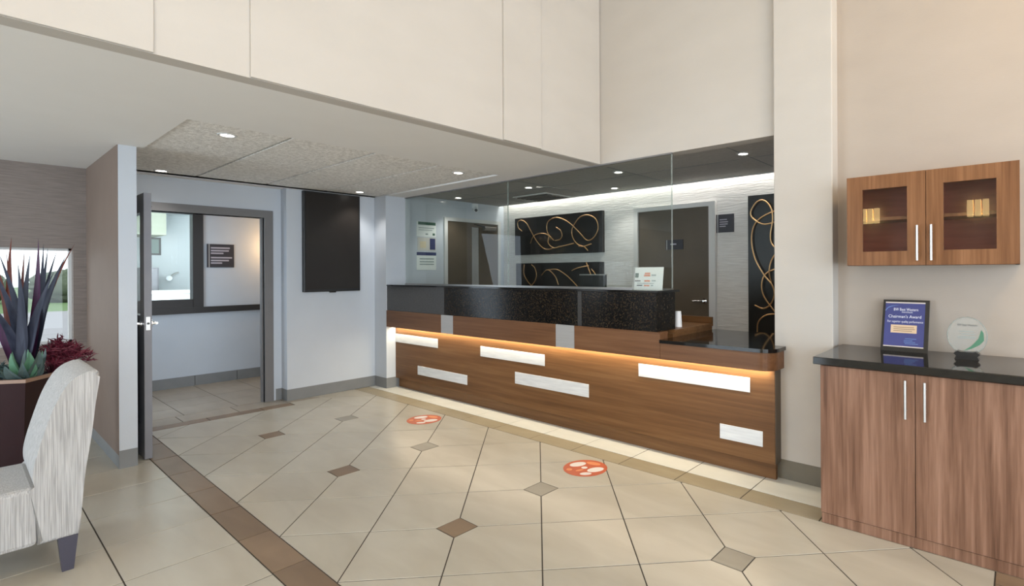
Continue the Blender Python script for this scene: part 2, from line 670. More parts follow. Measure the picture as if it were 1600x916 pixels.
# the rest of the lobby floor, out of the photograph's view, as one part
bm = bmesh.new()
for k in range(-7, 17):
    x = -3.145 + k * S
    for j in range(13):
        y1 = .947 - j * .4545
        if not (k < 4 and j < (4 if x < -1.0 else 2)):
            r = rect(max(x, XL), x + S, y1 - .4545, y1)
            prism(bm, r, -.008, 0)
for k in range(10):
    x = FX1 + .16 + k * S
    for j in range(6):
        y0 = BL1 + j * S
        prism(bm, rect(x, x + S, y0, min(y0 + S, YR)), -.008, 0) if (y0 + S < BR0 or x > .9) else prism(bm, rect(x, x + S, y0, min(y0 + S, BR0)), -.008, 0) if y0 < BR0 - .05 else None
obj('tile_field', bm, 'tile_cream', fl)['kind'] = 'stuff'

# ------------------------------------------------------------------ soffit, ceilings
PX0, PX1, PY0, PY1 = -6.16, -3.86, .905, 3.345   # opening with acoustic panels
bm = bmesh.new()
for r in ((XD - .1, PX0, YP1, YG + .05), (PX1, XA - .10, -5.0, YG + .05), (PX0, PX1, PY1, YG + .05), (PX0, PX1, -5.0, PY0), (XL - .15, PX0, -5.0, YP1)):
    bx(bm, r[0], r[1], r[2], r[3], H, H + .14)
ce = struct('ceiling_soffit', bm, 'paint_soffit', 'low grey-white soffit ceiling under the bulkhead')
bx_ = sbox('ceiling_recess_back', PX0 - .02, PX1 + .02, PY0 - .02, PY1 + .02, H + .10, H + .13, 'gap_dark', parent=ce)
pw = (PY1 - PY0) / 4
for i in range(4):
    o = box('ceiling_panel', PX0 + .012, PX1 - .012, PY0 + i * pw + .010, PY0 + (i + 1) * pw - .010, H + .012, H + .06, 'acoustic', ce, .003)
box('recess_trim', PX0 - .03, PX0, PY0, PY1, H - .006, H + .02, 'trim_pale', ce)
sbox('ceiling', -3.2, 4.6, -5.2, YR + .3, TOP, TOP + .1, 'paint_soffit', 'high lobby ceiling')
sbox('ceiling_upper_floor', -8.6, XA - .1, -5.2, YG + .3, H + .16, H + .3, 'paint_soffit')
oc = sbox('ceiling_office', XO - .2, -.96, YG + .06, YB - .09, 2.385, 2.46, 'office_ceiling', 'grey office ceiling behind the glass')
for x in (-5.4, -4.2, -3.0, -1.8):
    box('ceiling_joint', x, x + .012, YG + .07, YB - .10, 2.383, 2.39, 'baseboard_grey', oc)
box('ceiling_joint', XO, -1.0, 4.42, 4.432, 2.383, 2.39, 'baseboard_grey', oc)
sbox('ceiling_cove', XO - .2, -.4, YB - .12, YB + .1, 2.52, 2.58, 'trim_pale')
box('cove_lip', XO, -.4, YB - .105, YB - .09, 2.375, 2.50, 'trim_pale', oc)
sbox('ceiling_corridor', XH - .1, XD - .1, .885, 6.0, 2.34, 2.42, 'paint_hall')

# bulkhead wall above the soffit, with its proud panels
bm = bx(bmesh.new(), XA - .10, XA, -5.0, YG + .05, H, TOP)
wu = struct('wall_bulkhead', bm, 'wallpaper', 'tall cream wallpapered bulkhead wall above the soffit')
for y0, y1, t in ((-4.9, .545, .012), (.905, 2.475, .014), (2.475, 2.85, .030), (2.85, YG - .01, .012)):
    box('wall_panel', XA - .002, XA + t, y0, y1, H + .002, TOP - .01, 'wallpaper', wu, .003)
sbox('wall_header', XA - .05, -1.0, YG, YG + .12, H + .002, TOP, 'wallpaper', 'cream wall above the reception glass')
sbox('wall_column', -1.285, -.912, 3.555, 3.80, 0, TOP, 'wallpaper', 'plain cream column beside the reception counter', bev=.006)
sbox('wall_right', -.95, 4.6, YR, YR + .15, 0, TOP, 'wallpaper_warm_lit', 'cream wallpapered wall behind the cabinets')
sbox('wall_front', -6.4, 4.6, -5.25, -5.1, 0, TOP, 'wallpaper')

# stone wall with window, partition, door wall, tv wall
WY0, WY1, WZ0, WZ1 = -2.3, .672, .80, 1.625
bm = bmesh.new()
for r in ((-5.1, WY0, 0, H), (WY1, YP0 + .02, 0, H), (WY0, WY1, 0, WZ0), (WY0, WY1, WZ1, H)):
    bx(bm, XL - .2, XL, r[0], r[1], r[2], r[3])
struct('wall_left', bm, 'ledger_brown', 'wall of thin stacked taupe stone strips around the window')
wn = sbox('window_1', XL - .13, XL - .115, WY0, WY1, WZ0, WZ1, 'glass_pane', 'window pane looking out on the lawn')
bm = bmesh.new()
for r in ((WY0, WY0 + .035, WZ0, WZ1), (WY1 - .02, WY1, WZ0, WZ1), (WY0, WY1, WZ0, WZ0 + .025), (WY0, WY1, WZ1 - .02, WZ1), (-.83, -.79, WZ0, WZ1)):
    bx(bm, XL - .15, XL - .09, r[0], r[1], r[2], r[3])
obj('window_frame', bm, 'trim_pale', wn)
bm = bx(bmesh.new(), XL, -4.98, YP0, YP1, 0, H, 0)
pt = struct('wall_partition', bm, 'paint_white', 'short white partition wall ending beside the open door')
box('brown_wallcovering', XL + .001, -4.985, YP0 - .004, YP0 + .001, .10, H - .001, 'partition_brown', pt)


def baseboard(name, poly_pts, label=None, hgt=.13, material='baseboard_grey'):
    """skirting that runs along a polyline; the room lies on the left of the direction of travel"""
    bm = bmesh.new()
    n = len(poly_pts)

    def off(i, d):
        p = Vector(poly_pts[i]).to_2d() if False else Vector((poly_pts[i][0], poly_pts[i][1]))
        nn = []
        if i > 0:
            e = (p - Vector(poly_pts[i - 1])).normalized()
            nn.append(Vector((-e.y, e.x)))
        if i < n - 1:
            e = (Vector(poly_pts[i + 1]) - p).normalized()
            nn.append(Vector((-e.y, e.x)))
        if len(nn) == 1:
            return p + nn[0] * d
        k = nn[0] + nn[1]
        return p + k * d / (k.dot(nn[0]))
    prof = ((-.001, 0), (.022, 0), (.022, hgt * .66), (.017, hgt * .72), (.017, hgt * .80), (.012, hgt * .86), (.012, hgt), (-.001, hgt))
    rings = [[bm.verts.new((*off(i, d), z)) for d, z in prof] for i in range(n)]
    for A, B in zip(rings, rings[1:]):
        for k in range(len(prof)):
            bm.faces.new((A[k], A[(k + 1) % len(prof)], B[(k + 1) % len(prof)], B[k]))
    bm.faces.new(rings[0])
    bm.faces.new(rings[-1][::-1])
    return struct(name, bm, material, label)


DY0, DY1, DZ = 1.02, 2.155, 2.0       # clear door opening
bm = bmesh.new()
for r in ((YP1 - .05, DY0, 0, H), (DY1, 2.33, 0, H), (DY0, DY1, DZ, H)):
    bx(bm, XD - .12, XD, r[0], r[1], r[2], r[3])
struct('wall_door', bm, 'paint_white', 'white wall around the open corridor doorway')
sbox('wall_television', XT - .35, XT, 2.325, 3.36, 0, H, 'paint_white', 'white wall carrying the dark flat screen')
sbox('wall_pilaster', XT - .05, -5.90, 3.335, YG + .06, 0, H, 'paint_white', 'narrow white pilaster at the end of the reception counter')
baseboard('baseboard_partition', [(-4.98, YP1), (-4.98, YP0), (XL, YP0)][::-1], 'grey skirting board round the end of the partition')
baseboard('baseboard_television', [(-5.90, 3.52), (-5.90, 3.335), (XT, 3.335), (XT, 2.325), (XD, 2.325), (XD, 2.265)][::-1], 'grey skirting board under the dark screen', .125)
baseboard('baseboard_column', [(-.862, YR), (-.912, YR), (-.912, 3.555), (-1.275, 3.555)][::-1], 'olive grey skirting board on the cream column', .13, 'baseboard_olive')

baseboard('baseboard_right', [(4.5, YR), (.085, YR)], 'olive grey skirting board of the cream wall past the base cabinet', .13, 'baseboard_olive')

# door frame, leaf
fr = sbox('door_frame_1', XD - .125, XD + .015, DY1, DY1 + .085, 0, DZ, 'frame_grey', 'dark grey metal frame of the corridor doorway')
box('frame_head', XD - .125, XD + .015, DY0 - .085, DY1 + .085, DZ, DZ + .08, 'frame_grey', fr)
box('frame_jamb', XD - .125, XD + .015, DY0 - .085, DY0, 0, DZ, 'frame_grey', fr)
box('frame_stop', XD - .075, XD - .03, DY1 - .015, DY1 + .01, 0, DZ, 'frame_grey', fr)
X0, X1, Y0, Y1 = -6.255, -5.07, .918, .963
dl = thing('door_leaf', 'dark grey metal door standing open beside the white partition', 'door', (-5.66, .94, 0))
bm = bmesh.new()
for r in ((X0, X0 + .13, .005, 2.01), (X1 - .13, X1, .005, 2.01), (X0 + .13, X1 - .13, .005, .25), (X0 + .13, X1 - .13, .92, 1.08), (X0 + .13, X1 - .13, 1.87, 2.01)):
    bx(bm, r[0], r[1], Y0, Y1, r[2], r[3])
obj('leaf', bm, 'door_grey', dl)
box('glass', X0 + .12, X1 - .12, .937, .944, 1.07, 1.88, 'glass_pane', dl)
box('lower_panel', X0 + .12, X1 - .12, .930, .951, .24, .93, 'door_grey', dl)
lk = box('latch_plate', X1 - .002, X1 + .003, .928, .953, .975, 1.075, 'steel', dl)
obj('latch_bolt', cyl(bmesh.new(), (X1, .9405, 1.025), (X1 + .012, .9405, 1.025), .008), 'frame_dark', lk)
for s, yy in ((-1, Y0), (1, Y1)):
    bm = cyl(bmesh.new(), (X1 - .07, yy, 1.02), (X1 - .07, yy + s * .012, 1.02), .03)
    cyl(bm, (X1 - .07, yy, 1.02), (X1 - .07, yy + s * .042, 1.02), .010)
    cyl(bm, (X1 - .062, yy + s * .04, 1.02), (X1 - .18, yy + s * .04, 1.02), .010)
    obj('lever_handle', bm, 'chrome', dl, True)
bm = bx(bmesh.new(), X0 + .12, X0 + .42, Y1, Y1 + .05, 1.90, 1.965, .004)
cl = obj('door_closer', bm, 'steel', dl)
bm = bmesh.new()
tube(bm, [Vector((X0 + .3, Y1 + .025, 1.985)), Vector((X0 + .45, Y1 + .12, 1.99)), Vector((XD + .09, Y1 + .22, 2.03))], .009)
obj('closer_arm', bm, 'steel', cl)

# television
tv = thing('flat_screen', 'large dark portrait flat screen mounted on the white wall', 'screen', (XT, 2.81, 1.19))
box('housing', XT, XT + .055, 2.482, 3.125, 1.185, 2.318, 'bezel', tv, .006)
box('display', XT + .05, XT + .059, 2.502, 3.105, 1.215, 2.300, 'screen', tv)
bm = bx(bmesh.new(), XT + .02, XT + .05, 2.77, 2.84, 1.172, 1.19, .004)
obj('sensor', bm, 'bezel', tv)

# ------------------------------------------------------------------ corridor beyond the door
HW0, HW1, HZ0, HZ1 = 1.12, 1.915, 1.06, 2.16
bm = bmesh.new()
for r in ((.885, HW0, 0, 2.4), (HW1, 6.0, 0, 2.4), (HW0, HW1, 0, HZ0), (HW0, HW1, HZ1, 2.4)):
    bx(bm, XH - .12, XH, r[0], r[1], r[2], r[3])
struct('wall_corridor', bm, 'paint_hall', 'pale corridor wall seen through the doorway')
sbox('wall_corridor_end', XH - .1, XD - .1, 4.6, 4.7, 0, 2.4, 'paint_hall')
sbox('wall_corridor_start', XH - .1, XD - .1, .885, .965, 0, 2.4, 'paint_hall')
hb = sbox('baseboard_corridor', XH, XH + .007, .965, 4.6, 0, .124, 'grout', 'tiled skirting of the corridor wall')
for k in range(8):
    y0 = 1.93 + (k - 2) * .4565
    box('skirting_tile', XH + .001, XH + .014, y0 + .003, y0 + .4535, 0, .126, 'baseboard_grey', hb)
tr = sbox('trim_1', XH, XH + .035, .965, 4.6, .905, .98, 'frame_dark', 'dark chair rail along the corridor wall')
wf = sbox('window_2', XH - .06, XH - .05, HW0, HW1, HZ0, HZ1, 'glass_clear', 'interior window in the corridor wall')
bm = bmesh.new()
for r in ((HW1 - .005, HW1 + .105, HZ0 - .08, HZ1 + .06), (HW0 - .1, HW0 + .005, HZ0 - .08, HZ1 + .06), (HW0, HW1, HZ0 - .08, HZ0 + .02), (HW0, HW1, HZ1 - .02, HZ1 + .06)):
    bx(bm, XH - .10, XH + .03, r[0], r[1], r[2], r[3])
obj('window_frame', bm, 'frame_dark', wf)


def printed(name, label, cat, quad, depth, back, strips, group=None, edge=None):
    """flat sign: quad=(origin, right vector, up vector) full size; strips=(u0,u1,v0,v1,material) in 0..1 of its face"""
    O, R, U = map(Vector, quad)
    n = R.cross(U).normalized()
    t = thing(name, label, cat, O, group)
    obj('panel', extr(bmesh.new(), [O, O + R, O + R + U, O + U], n * depth), back, t)
    for nm, u0, u1, v0, v1, mt in strips:
        b = O + n * depth
        obj(nm, extr(bmesh.new(), [b + R * u0 + U * v0, b + R * u1 + U * v0, b + R * u1 + U * v1, b + R * u0 + U * v1], n * .0012), mt, t)
    return t


rows = []
for v, e in ((.84, .72), (.72, .80), (.61, .60)):
    rows.append(('print_line', .14, e + .12 if v == .84 else e, v - .035, v + .03, 'sign_print'))
for v, e in ((.42, .92), (.30, .80), (.19, .55)):
    rows.append(('print_line', .14, e, v - .035, v + .03, 'sign_print'))
rows.append(('metal_strip', .06, .095, 0, 1, 'metal_plate'))
printed('room_sign', 'dark square sign with lines of pale print on the corridor wall', 'sign', ((XH, 2.062, 1.478), (0, .298, 0), (0, 0, .298)), .012, 'sign_dark', rows)

# room behind the corridor window
sbox('floor_breakfast', -11.6, XH - .12, 1.33, 4.2, -.004, .0, 'tile_hall')
sbox('wall_breakfast_back', -11.6, -11.45, 1.33, 4.2, 0, 2.6, 'room_white', 'bright white wall of the room behind the corridor window')
sbox('wall_breakfast_side', -11.6, XH - .12, 3.0, 3.1, 0, 2.6, 'room_white')
sbox('ceiling_breakfast', -11.6, XH - .12, 1.33, 4.2, 2.42, 2.5, 'room_white')
sbox('wall_breakfast_start', -11.6, XH - .12, 1.30, 1.38, 0, 2.6, 'room_white')
sbox('wall_breakfast_bulkhead', -11.45, -10.6, 1.38, 2.2, 2.02, 2.42, 'room_green', 'greenish bulkhead in the room behind the corridor window')
ct = thing('serving_counter', 'white counter in the room behind the corridor window', 'counter', (-10.2, 2.3, 0))
box('cabinet_body', -10.45, -9.85, 1.9, 2.95, 0, 1.10, 'room_white', ct)
box('counter_top', -10.5, -9.8, 1.86, 2.99, 1.10, 1.14, 'trim_pale', ct, .006)
fa = thing('wall_fixture', 'small curved chrome fixture on the white wall behind the corridor window', 'fixture', (-11.44, 2.2, 1.4))
q = [at(u, v, x=-11.40) for u, v in ((264, 435), (268, 431), (273, 428), (279, 426))]
obj('arm', tube(bmesh.new(), spline(q), .014, 8), 'steel', fa, True)
obj('plate', cyl(bmesh.new(), (-11.455, q[0].y, q[0].z), (-11.385, q[0].y, q[0].z), .045), 'chrome', fa)
fg = thing('tall_cabinet', 'tall dark cabinet in the room behind the corridor window', 'cabinet', (-10.9, 1.75, 0))
ya, yb_ = at(222, 430, x=-10.58).y, at(249, 430, x=-10.58).y
zt = at(246, 418, x=-10.58).z
box('case', -11.2, -10.6, ya, yb_, 0, zt, 'door_grey', fg, .01)
box('door', -10.605, -10.58, ya + .02, yb_ - .02, .06, zt - .02, 'door_grey', fg, .006)
wp = thing('framed_notice', 'small grey framed picture on the white wall behind the corridor window', 'picture', (-11.45, 2.1, 1.75))
box('frame', -11.45, -11.43, 2.02, 2.30, 1.72, 2.02, 'frame_grey', wp)
box('print', -11.432, -11.427, 2.05, 2.27, 1.75, 1.99, 'print_grey', wp)

# ------------------------------------------------------------------ downlights


def downlight(x, y, z, label, group, energy=16, r=.038, color=(1, .97, .93), spot=1.9):
    t = thing('downlight', label, 'light', (x, y, z), group)
    bm = bmesh.new()
    n = 24
    ring = []
    for rad, zz in ((r * 1.55, z + .001), (r * 1.5, z - .006), (r * 1.08, z - .006), (r * 1.0, z + .008)):
        ring.append([bm.verts.new((x + rad * math.cos(2 * math.pi * k / n), y + rad * math.sin(2 * math.pi * k / n), zz)) for k in range(n)])
    for A, B in zip(ring, ring[1:] + ring[:1]):
        for k in range(n):
            bm.faces.new((A[k], A[(k + 1) % n], B[(k + 1) % n], B[k]))
    obj('trim_ring', bm, 'trim_pale', t)
    obj('lens', cyl(bmesh.new(), (x, y, z - .002), (x, y, z + .006), r * 1.02, seg=20), 'bulb', t)
    if energy:
        lamp('downlight_beam', 'SPOT', (x, y, z - .03), energy, color, (x, y, 0), spot_size=spot, spot_blend=.7, shadow_soft_size=.05)


zc = H + .012
for (u, v), lb in (((355, 211), 'recessed downlight in the acoustic panel farthest from the reception glass, by the bulkhead side'),
                   ((249, 268), 'recessed downlight above the corridor doorway beside the partition'),
                   ((716, 270), 'recessed downlight in the acoustic panel nearest the reception glass, by the bulkhead side'),
                   ((562, 300), 'recessed downlight above the dark flat screen')):
    p = at(u, v, z=zc)
    downlight(max(p.x, PX0 + .12), p.y, zc, lb, 'downlights in the acoustic panels', 15)
for (u, v), lb in (((716, 309), 'recessed office downlight in front of the brown side door'), ((826, 293), 'recessed office downlight beside the square ceiling vent'),
                   ((966, 269), 'recessed office downlight above the white leaflet stand, nearer the glass'), ((1161, 240), 'recessed office downlight beside the cream column'),
                   ((960, 294), 'recessed office downlight close to the cove, between the canvases and the brown door')):
    p = at(u, v, z=2.385)
    downlight(p.x, p.y, 2.385, lb, 'downlights in the office ceiling', 14, .036)
for x, y in ((-9.3, 1.75), (-9.9, 2.2)):
    downlight(x, y, 2.42, 'recessed downlight in the room behind the corridor window', 'downlights behind the corridor window', 30, .07, (.92, .97, 1))
lamp('breakfast_fill', 'AREA', (-9.6, 1.42, 1.5), 95, (.88, .95, 1), (-10.2, 3, 1.4), shape='RECTANGLE', size=1.6, size_y=1.6)  # unseen area light added inside the closed room to brighten it
# assumed warm corridor lamp, added out of sight to the right of the doorway
sc = thing('assumed_corridor_sconce', 'assumed warm wall lamp in the corridor beyond the doorway', 'lamp', (XH, 3.3, 1.9))
box('back_plate', XH, XH + .02, 3.22, 3.38, 1.75, 2.05, 'steel', sc)
box('shade', XH + .02, XH + .12, 3.2, 3.4, 1.78, 2.02, 'bulb_warm', sc, .01)
lamp('assumed_corridor_sconce_light', 'POINT', (XH + .25, 2.85, 1.75), 9, (1, .60, .27), shadow_soft_size=.06)  # added point light, set apart from the assumed lamp's shade
lamp('corridor_cool_fill', 'AREA', (-7.1, .99, 1.2), 20, (.72, .86, 1), (-7.4, 4, 1.1), shape='RECTANGLE', size=1.2, size_y=2.0)  # added cool light at the solid start wall, brightens the corridor

# ------------------------------------------------------------------ office behind the counter
wb = sbox('wall_back', XO - .2, -.2, YB, YB + .15, 0, 2.6, 'ledger', 'office back wall of thin stacked white stone strips')
sbox('wall_office_left', XO - .14, XO, YG + .05, YB + .05, 0, 2.6, 'paint_white', 'white office end wall with notices and a brown door')
sbox('wall_office_right', -.5, -.35, YR + .1, YB + .1, 0, 2.6, 'paint_white')
cv = tag(box('cove_light', XO + .02, -.42, YB - .07, YB - .05, 2.495, 2.515, 'led_white'), 'white light strip in the ceiling cove above the stone wall', 'light')
lamp('cove_glow', 'AREA', (-3.2, YB - .06, 2.48), 16, (1, .96, .9), (-3.2, YB - .01, 0), shape='RECTANGLE', size=5.4, size_y=.05)

# brown door in the stone wall
D0, D1, DT = -3.545, -2.615, 2.11
bd = thing('office_door', 'dark brown flush door in the white stone office wall', 'door', (-3.08, YB, 0))
box('leaf', D0, D1, YB - .02, YB + .01, .01, DT, 'door_brown', bd, .002)
bm = bmesh.new()
for r in ((D0 - .06, D0, 0, DT + .05), (D1, D1 + .075, 0, DT + .05), (D0, D1, DT, DT + .05)):
    bx(bm, r[0], r[1], YB - .045, YB + .01, r[2], r[3])
obj('door_frame', bm, 'trim_pale', bd)
bm = cyl(bmesh.new(), (-2.675, YB - .02, 1.07), (-2.675, YB - .035, 1.07), .028)
cyl(bm, (-2.675, YB - .02, 1.07), (-2.675, YB - .075, 1.07), .011)
cyl(bm, (-2.67, YB - .07, 1.07), (-2.80, YB - .07, 1.065), .011)
obj('lever_handle', bm, 'chrome', bd, True)
printed('door_sign', 'small dark name plate on the brown office door', 'sign', ((-3.166, YB - .02, 1.648), (.226, 0, 0), (0, 0, .112)), .008, 'sign_dark',
        [('print_line', .28, .62, .48, .62, 'sign_print'), ('metal_strip', .05, .09, 0, 1, 'metal_plate')])
printed('wall_sign', 'dark square sign with pale print beside the brown office door', 'sign', ((-2.54, YB, 1.815), (.2, 0, 0), (0, 0, .195)), .012, 'sign_dark',
        [('print_line', .2, .62, .68, .73, 'sign_print'), ('print_line', .2, .68, .55, .60, 'sign_print'), ('print_line', .2, .66, .43, .48, 'sign_print'),
         ('print_line', .2, .55, .31, .36, 'sign_print'), ('metal_strip', .07, .11, 0, 1, 'metal_plate')])


def artwork(label, x0, x1, z0, z1, curves, conv):
    t = thing('ribbon_artwork', label, 'artwork', ((x0 + x1) / 2, YB, z0), 'ribbon artworks on the stone wall')
    box('canvas', x0, x1, YB - .05, YB, z0, z1, 'canvas_black', t, .003)
    for i, c in enumerate(curves):
        pts = spline([at(*conv(*q), y=YB - .075) for q in c], 5)
        n = len(pts)
        for j, p in enumerate(pts):           # the ribbon stands a little off the canvas in the middle
            p.y = YB - .056 - .035 * math.sin(math.pi * j / max(1, n - 1))
        obj('ribbon', tube(bmesh.new(), pts, .0072, 6, ((0, 1, 0), .005)), 'ribbon_gold', t, True)


ca = lambda x, y: (780 + x / 5.722, 300 + y / 5.725)
artwork('wide black canvas with large looping gold ribbons, the upper of two', -5.70, -4.08, 1.645, 2.178, [
    [(195, 350), (168, 320), (168, 270), (205, 255), (250, 280), (290, 350), (340, 440), (390, 500), (435, 515), (480, 500)],
    [(270, 460), (310, 395), (380, 372), (435, 385), (480, 432)],
    [(500, 316), (550, 345), (568, 390), (545, 425), (490, 435)],
    [(435, 395), (440, 455), (490, 500), (560, 487), (660, 460)],
    [(475, 430), (425, 360), (428, 275), (490, 232), (560, 240), (640, 285), (720, 362), (790, 432), (850, 410), (890, 330), (870, 245), (800, 208), (730, 225), (680, 280), (650, 345), (660, 415), (700, 470), (755, 492), (785, 525)],
    [(815, 465), (760, 488), (700, 484)]], ca)
artwork('wide black canvas with arching gold ribbons, the lower of two', -5.68, -4.085, 1.0, 1.524, [
    [(215, 650), (225, 730), (260, 800), (290, 850)],
    [(280, 650), (320, 680), (340, 740), (320, 800), (270, 850)],
    [(370, 745), (420, 702), (462, 707), (505, 760), (520, 830)],
    [(430, 697), (520, 695), (600, 740), (650, 790), (690, 845)],
    [(770, 630), (805, 690), (830, 760), (825, 850)],
    [(815, 688), (860, 730), (885, 790), (880, 855)],
    [(640, 705), (710, 680), (790, 660)]], ca)
cb = lambda x, y: (1100 + x / 3.27, 280 + y / 3.271)
artwork('tall black canvas with gold ribbons beside the column', -2.168, -1.50, .56, 2.176, [
    [(400, 205), (310, 230), (255, 205), (240, 170), (270, 120), (310, 110), (345, 150), (352, 210), (340, 280), (345, 330), (380, 365)],
    [(400, 145), (300, 190), (255, 240), (245, 320), (265, 410), (310, 490), (350, 540), (360, 590), (340, 640), (300, 662), (255, 645)],
    [(400, 445), (320, 480), (298, 530), (305, 590), (340, 650), (385, 710)],
    [(390, 688), (320, 695), (280, 730), (268, 785)],
    [(375, 360), (345, 420), (335, 480), (340, 530)]], cb)

# office end wall: notices, door with a painted reflection strip, camera
N0 = (XO, 3.819)
printed('notice', 'white notice with a dark green header, topmost of the three on the office end wall', 'notice', ((XO, 3.815, 1.868), (0, .292, 0), (0, 0, .196)), .003, 'paper',
        [('header', .08, .98, .78, .98, 'print_green'), ('print_line', .1, .9, .55, .6, 'print_grey'), ('print_line', .1, .8, .42, .46, 'print_grey'), ('emblem', .82, .94, .1, .25, 'print_green'), ('emblem', .45, .58, .12, .22, 'print_grey')], 'notices on the office end wall')
printed('notice', 'pale notice with a dark blue block, middle of the three on the office end wall', 'notice', ((XO, 3.83, 1.685), (0, .275, 0), (0, 0, .172)), .003, 'paper_warm',
        [('block', .66, .96, .08, .94, 'print_blue'), ('block', .12, .45, .2, .7, 'cream_lamp')], 'notices on the office end wall')
printed('notice', 'white notice with a dark blue header, lowest of the three on the office end wall', 'notice', ((XO, 3.815, 1.432), (0, .292, 0), (0, 0, .238)), .003, 'paper',
        [('header', .0, 1, .80, .98, 'print_blue'), ('print_line', .15, .88, .58, .64, 'print_grey'), ('print_line', .15, .88, .42, .48, 'print_grey'), ('print_line', .15, .88, .28, .34, 'print_grey')], 'notices on the office end wall')
od = thing('side_door', 'brown door with a pale painted reflection strip in the white office end wall', 'door', (XO, 4.72, 0))
bm = bmesh.new()
for r in ((4.275, 4.69, .01, 2.10), (4.82, 5.165, .01, 2.10), (4.69, 4.82, .01, .3), (4.69, 4.82, 2.04, 2.10)):
    bx(bm, XO - .03, XO + .015, r[0], r[1], r[2], r[3])
obj('leaf', bm, 'door_brown', od)
box('reflection_strip', XO - .01, XO + .002, 4.685, 4.825, .29, 2.045, 'metal_plate', od)  # pale strip stands in for a glass reflection across the door
bm = bmesh.new()
for r in ((4.225, 4.275, 0, 2.15), (5.165, 5.215, 0, 2.15), (4.275, 5.165, 2.10, 2.15)):
    bx(bm, XO - .03, XO + .03, r[0], r[1], r[2], r[3])
obj('door_frame', bm, 'trim_pale', od)
bm = bx(bmesh.new(), XO + .015, XO + .07, 4.88, 5.10, 2.0, 2.055, .004)
c_ = obj('door_closer', bm, 'steel', od)
obj('closer_arm', tube(bmesh.new(), [Vector((XO + .05, 4.9, 2.03)), Vector((XO + .16, 4.80, 2.04)), Vector((XO + .03, 4.72, 2.08))], .009), 'frame_dark', c_)
cm = thing('security_camera', 'small white security camera under the office ceiling on the end wall', 'camera', (XO, 4.72, 2.3))
box('mount', XO, XO + .05, 4.70, 4.78, 2.30, 2.372, 'plastic_white', cm, .006)
bm = cyl(bmesh.new(), (XO + .03, 4.74, 2.30), (XO + .15, 4.66, 2.265), .030)
obj('body', bm, 'plastic_white', cm, False)
obj('lens', cyl(bmesh.new(), (XO + .148, 4.6615, 2.266), (XO + .158, 4.655, 2.263), .022), 'plastic_black', cm)
p = at(850, 308, z=2.385)
vt = thing('ceiling_vent', 'square air vent in the office ceiling', 'vent', (p.x, p.y, 2.385))
box('frame', p.x - .3, p.x + .3, p.y - .28, p.y + .24, 2.372, 2.387, 'trim_pale', vt, .003)
for k in range(6):
    box('slat', p.x - .26, p.x + .26, p.y - .24 + k * .075, p.y - .20 + k * .075, 2.364, 2.374, 'gap_dark', vt)

# ------------------------------------------------------------------ reception counter
CL, CRt = -5.898, -1.248
YF = 3.455       # front of body
YA = 3.335       # front of apron
rc = thing('reception_counter', 'long walnut reception counter with white metal inlays and glowing under-ledge light', 'counter', (-3.5, 3.7, 0))
box('plinth', CL, CRt - .012, 3.50, 3.53, 0, .115, 'wood_counter', rc)
box('body', CL, CRt, YF, 3.53, .115, .76, 'wood_counter', rc, .002)
box('end_panel', CRt - .02, CRt + .004, YF + .004, 3.553, .115, .74, 'door_brown', rc)
box('back_panel', CL, -2.06, 3.53, 4.20, 0, .92, 'wood_counter', rc)
# apron: straight run with a rounded right-hand end


def rounded(x0, x1, y0, y1, r, n=10):
    pts = [(x0, y1), (x0, y0)]
    for i in range(n + 1):
        a = -math.pi / 2 + i / n * math.pi / 2
        pts.append((x1 - r + r * math.cos(a), y0 + r + r * math.sin(a)))
    pts.append((x1, y1))
    return pts


box('apron_panel', CL, -4.79, YA, 3.45, .748, .945, 'wood_apron', rc, .0015)
box('apron_panel', -4.577, -3.112, YA, 3.45, .748, .945, 'wood_apron', rc, .0015)
box('apron_panel', -2.896, -2.056, YA, 3.45, .748, .945, 'wood_apron', rc, .0015)
obj('apron_return', prism(bmesh.new(), rounded(-2.053, -1.218, YA, 3.545, .10), .748, .868), 'wood_apron', rc)
for x0, x1 in ((-4.788, -4.579), (-3.110, -2.898)):
    box('apron_insert', x0, x1, YA + .001, 3.45, .749, .944, 'metal_plate', rc, .001)['label'] = 'grey metal insert in the apron'
for x0, x1, z0, z1 in ((-5.895, -5.02, .553, .654), (-4.275, -3.36, .536, .640), (-2.326, -1.417, .571, .671), (-5.417, -4.497, .210, .312), (-3.757, -2.838, .325, .437), (-1.638, -1.330, .218, .321)):
    box('inlay_bar', x0, x1, YF - .004, YF + .002, z0, z1, 'bar_white', rc, .001)
box('worktop', CL, -2.06, 3.56, 4.22, .92, .945, 'wood_counter', rc, .002)
box('worktop_lip', CL, -2.06, 4.19, 4.22, .945, 1.0, 'wood_counter', rc, .002)
ls = box('light_strip', CL + .02, CRt - .03, YA + .09, YA + .11, .740, .749, 'led_warm', rc)
lamp('ledge_glow', 'AREA', ((CL + CRt) / 2, 3.425, .738), 18, (1, .87, .64), ((CL + CRt) / 2, 3.47, 0), shape='RECTANGLE', size=4.6, size_y=.03)

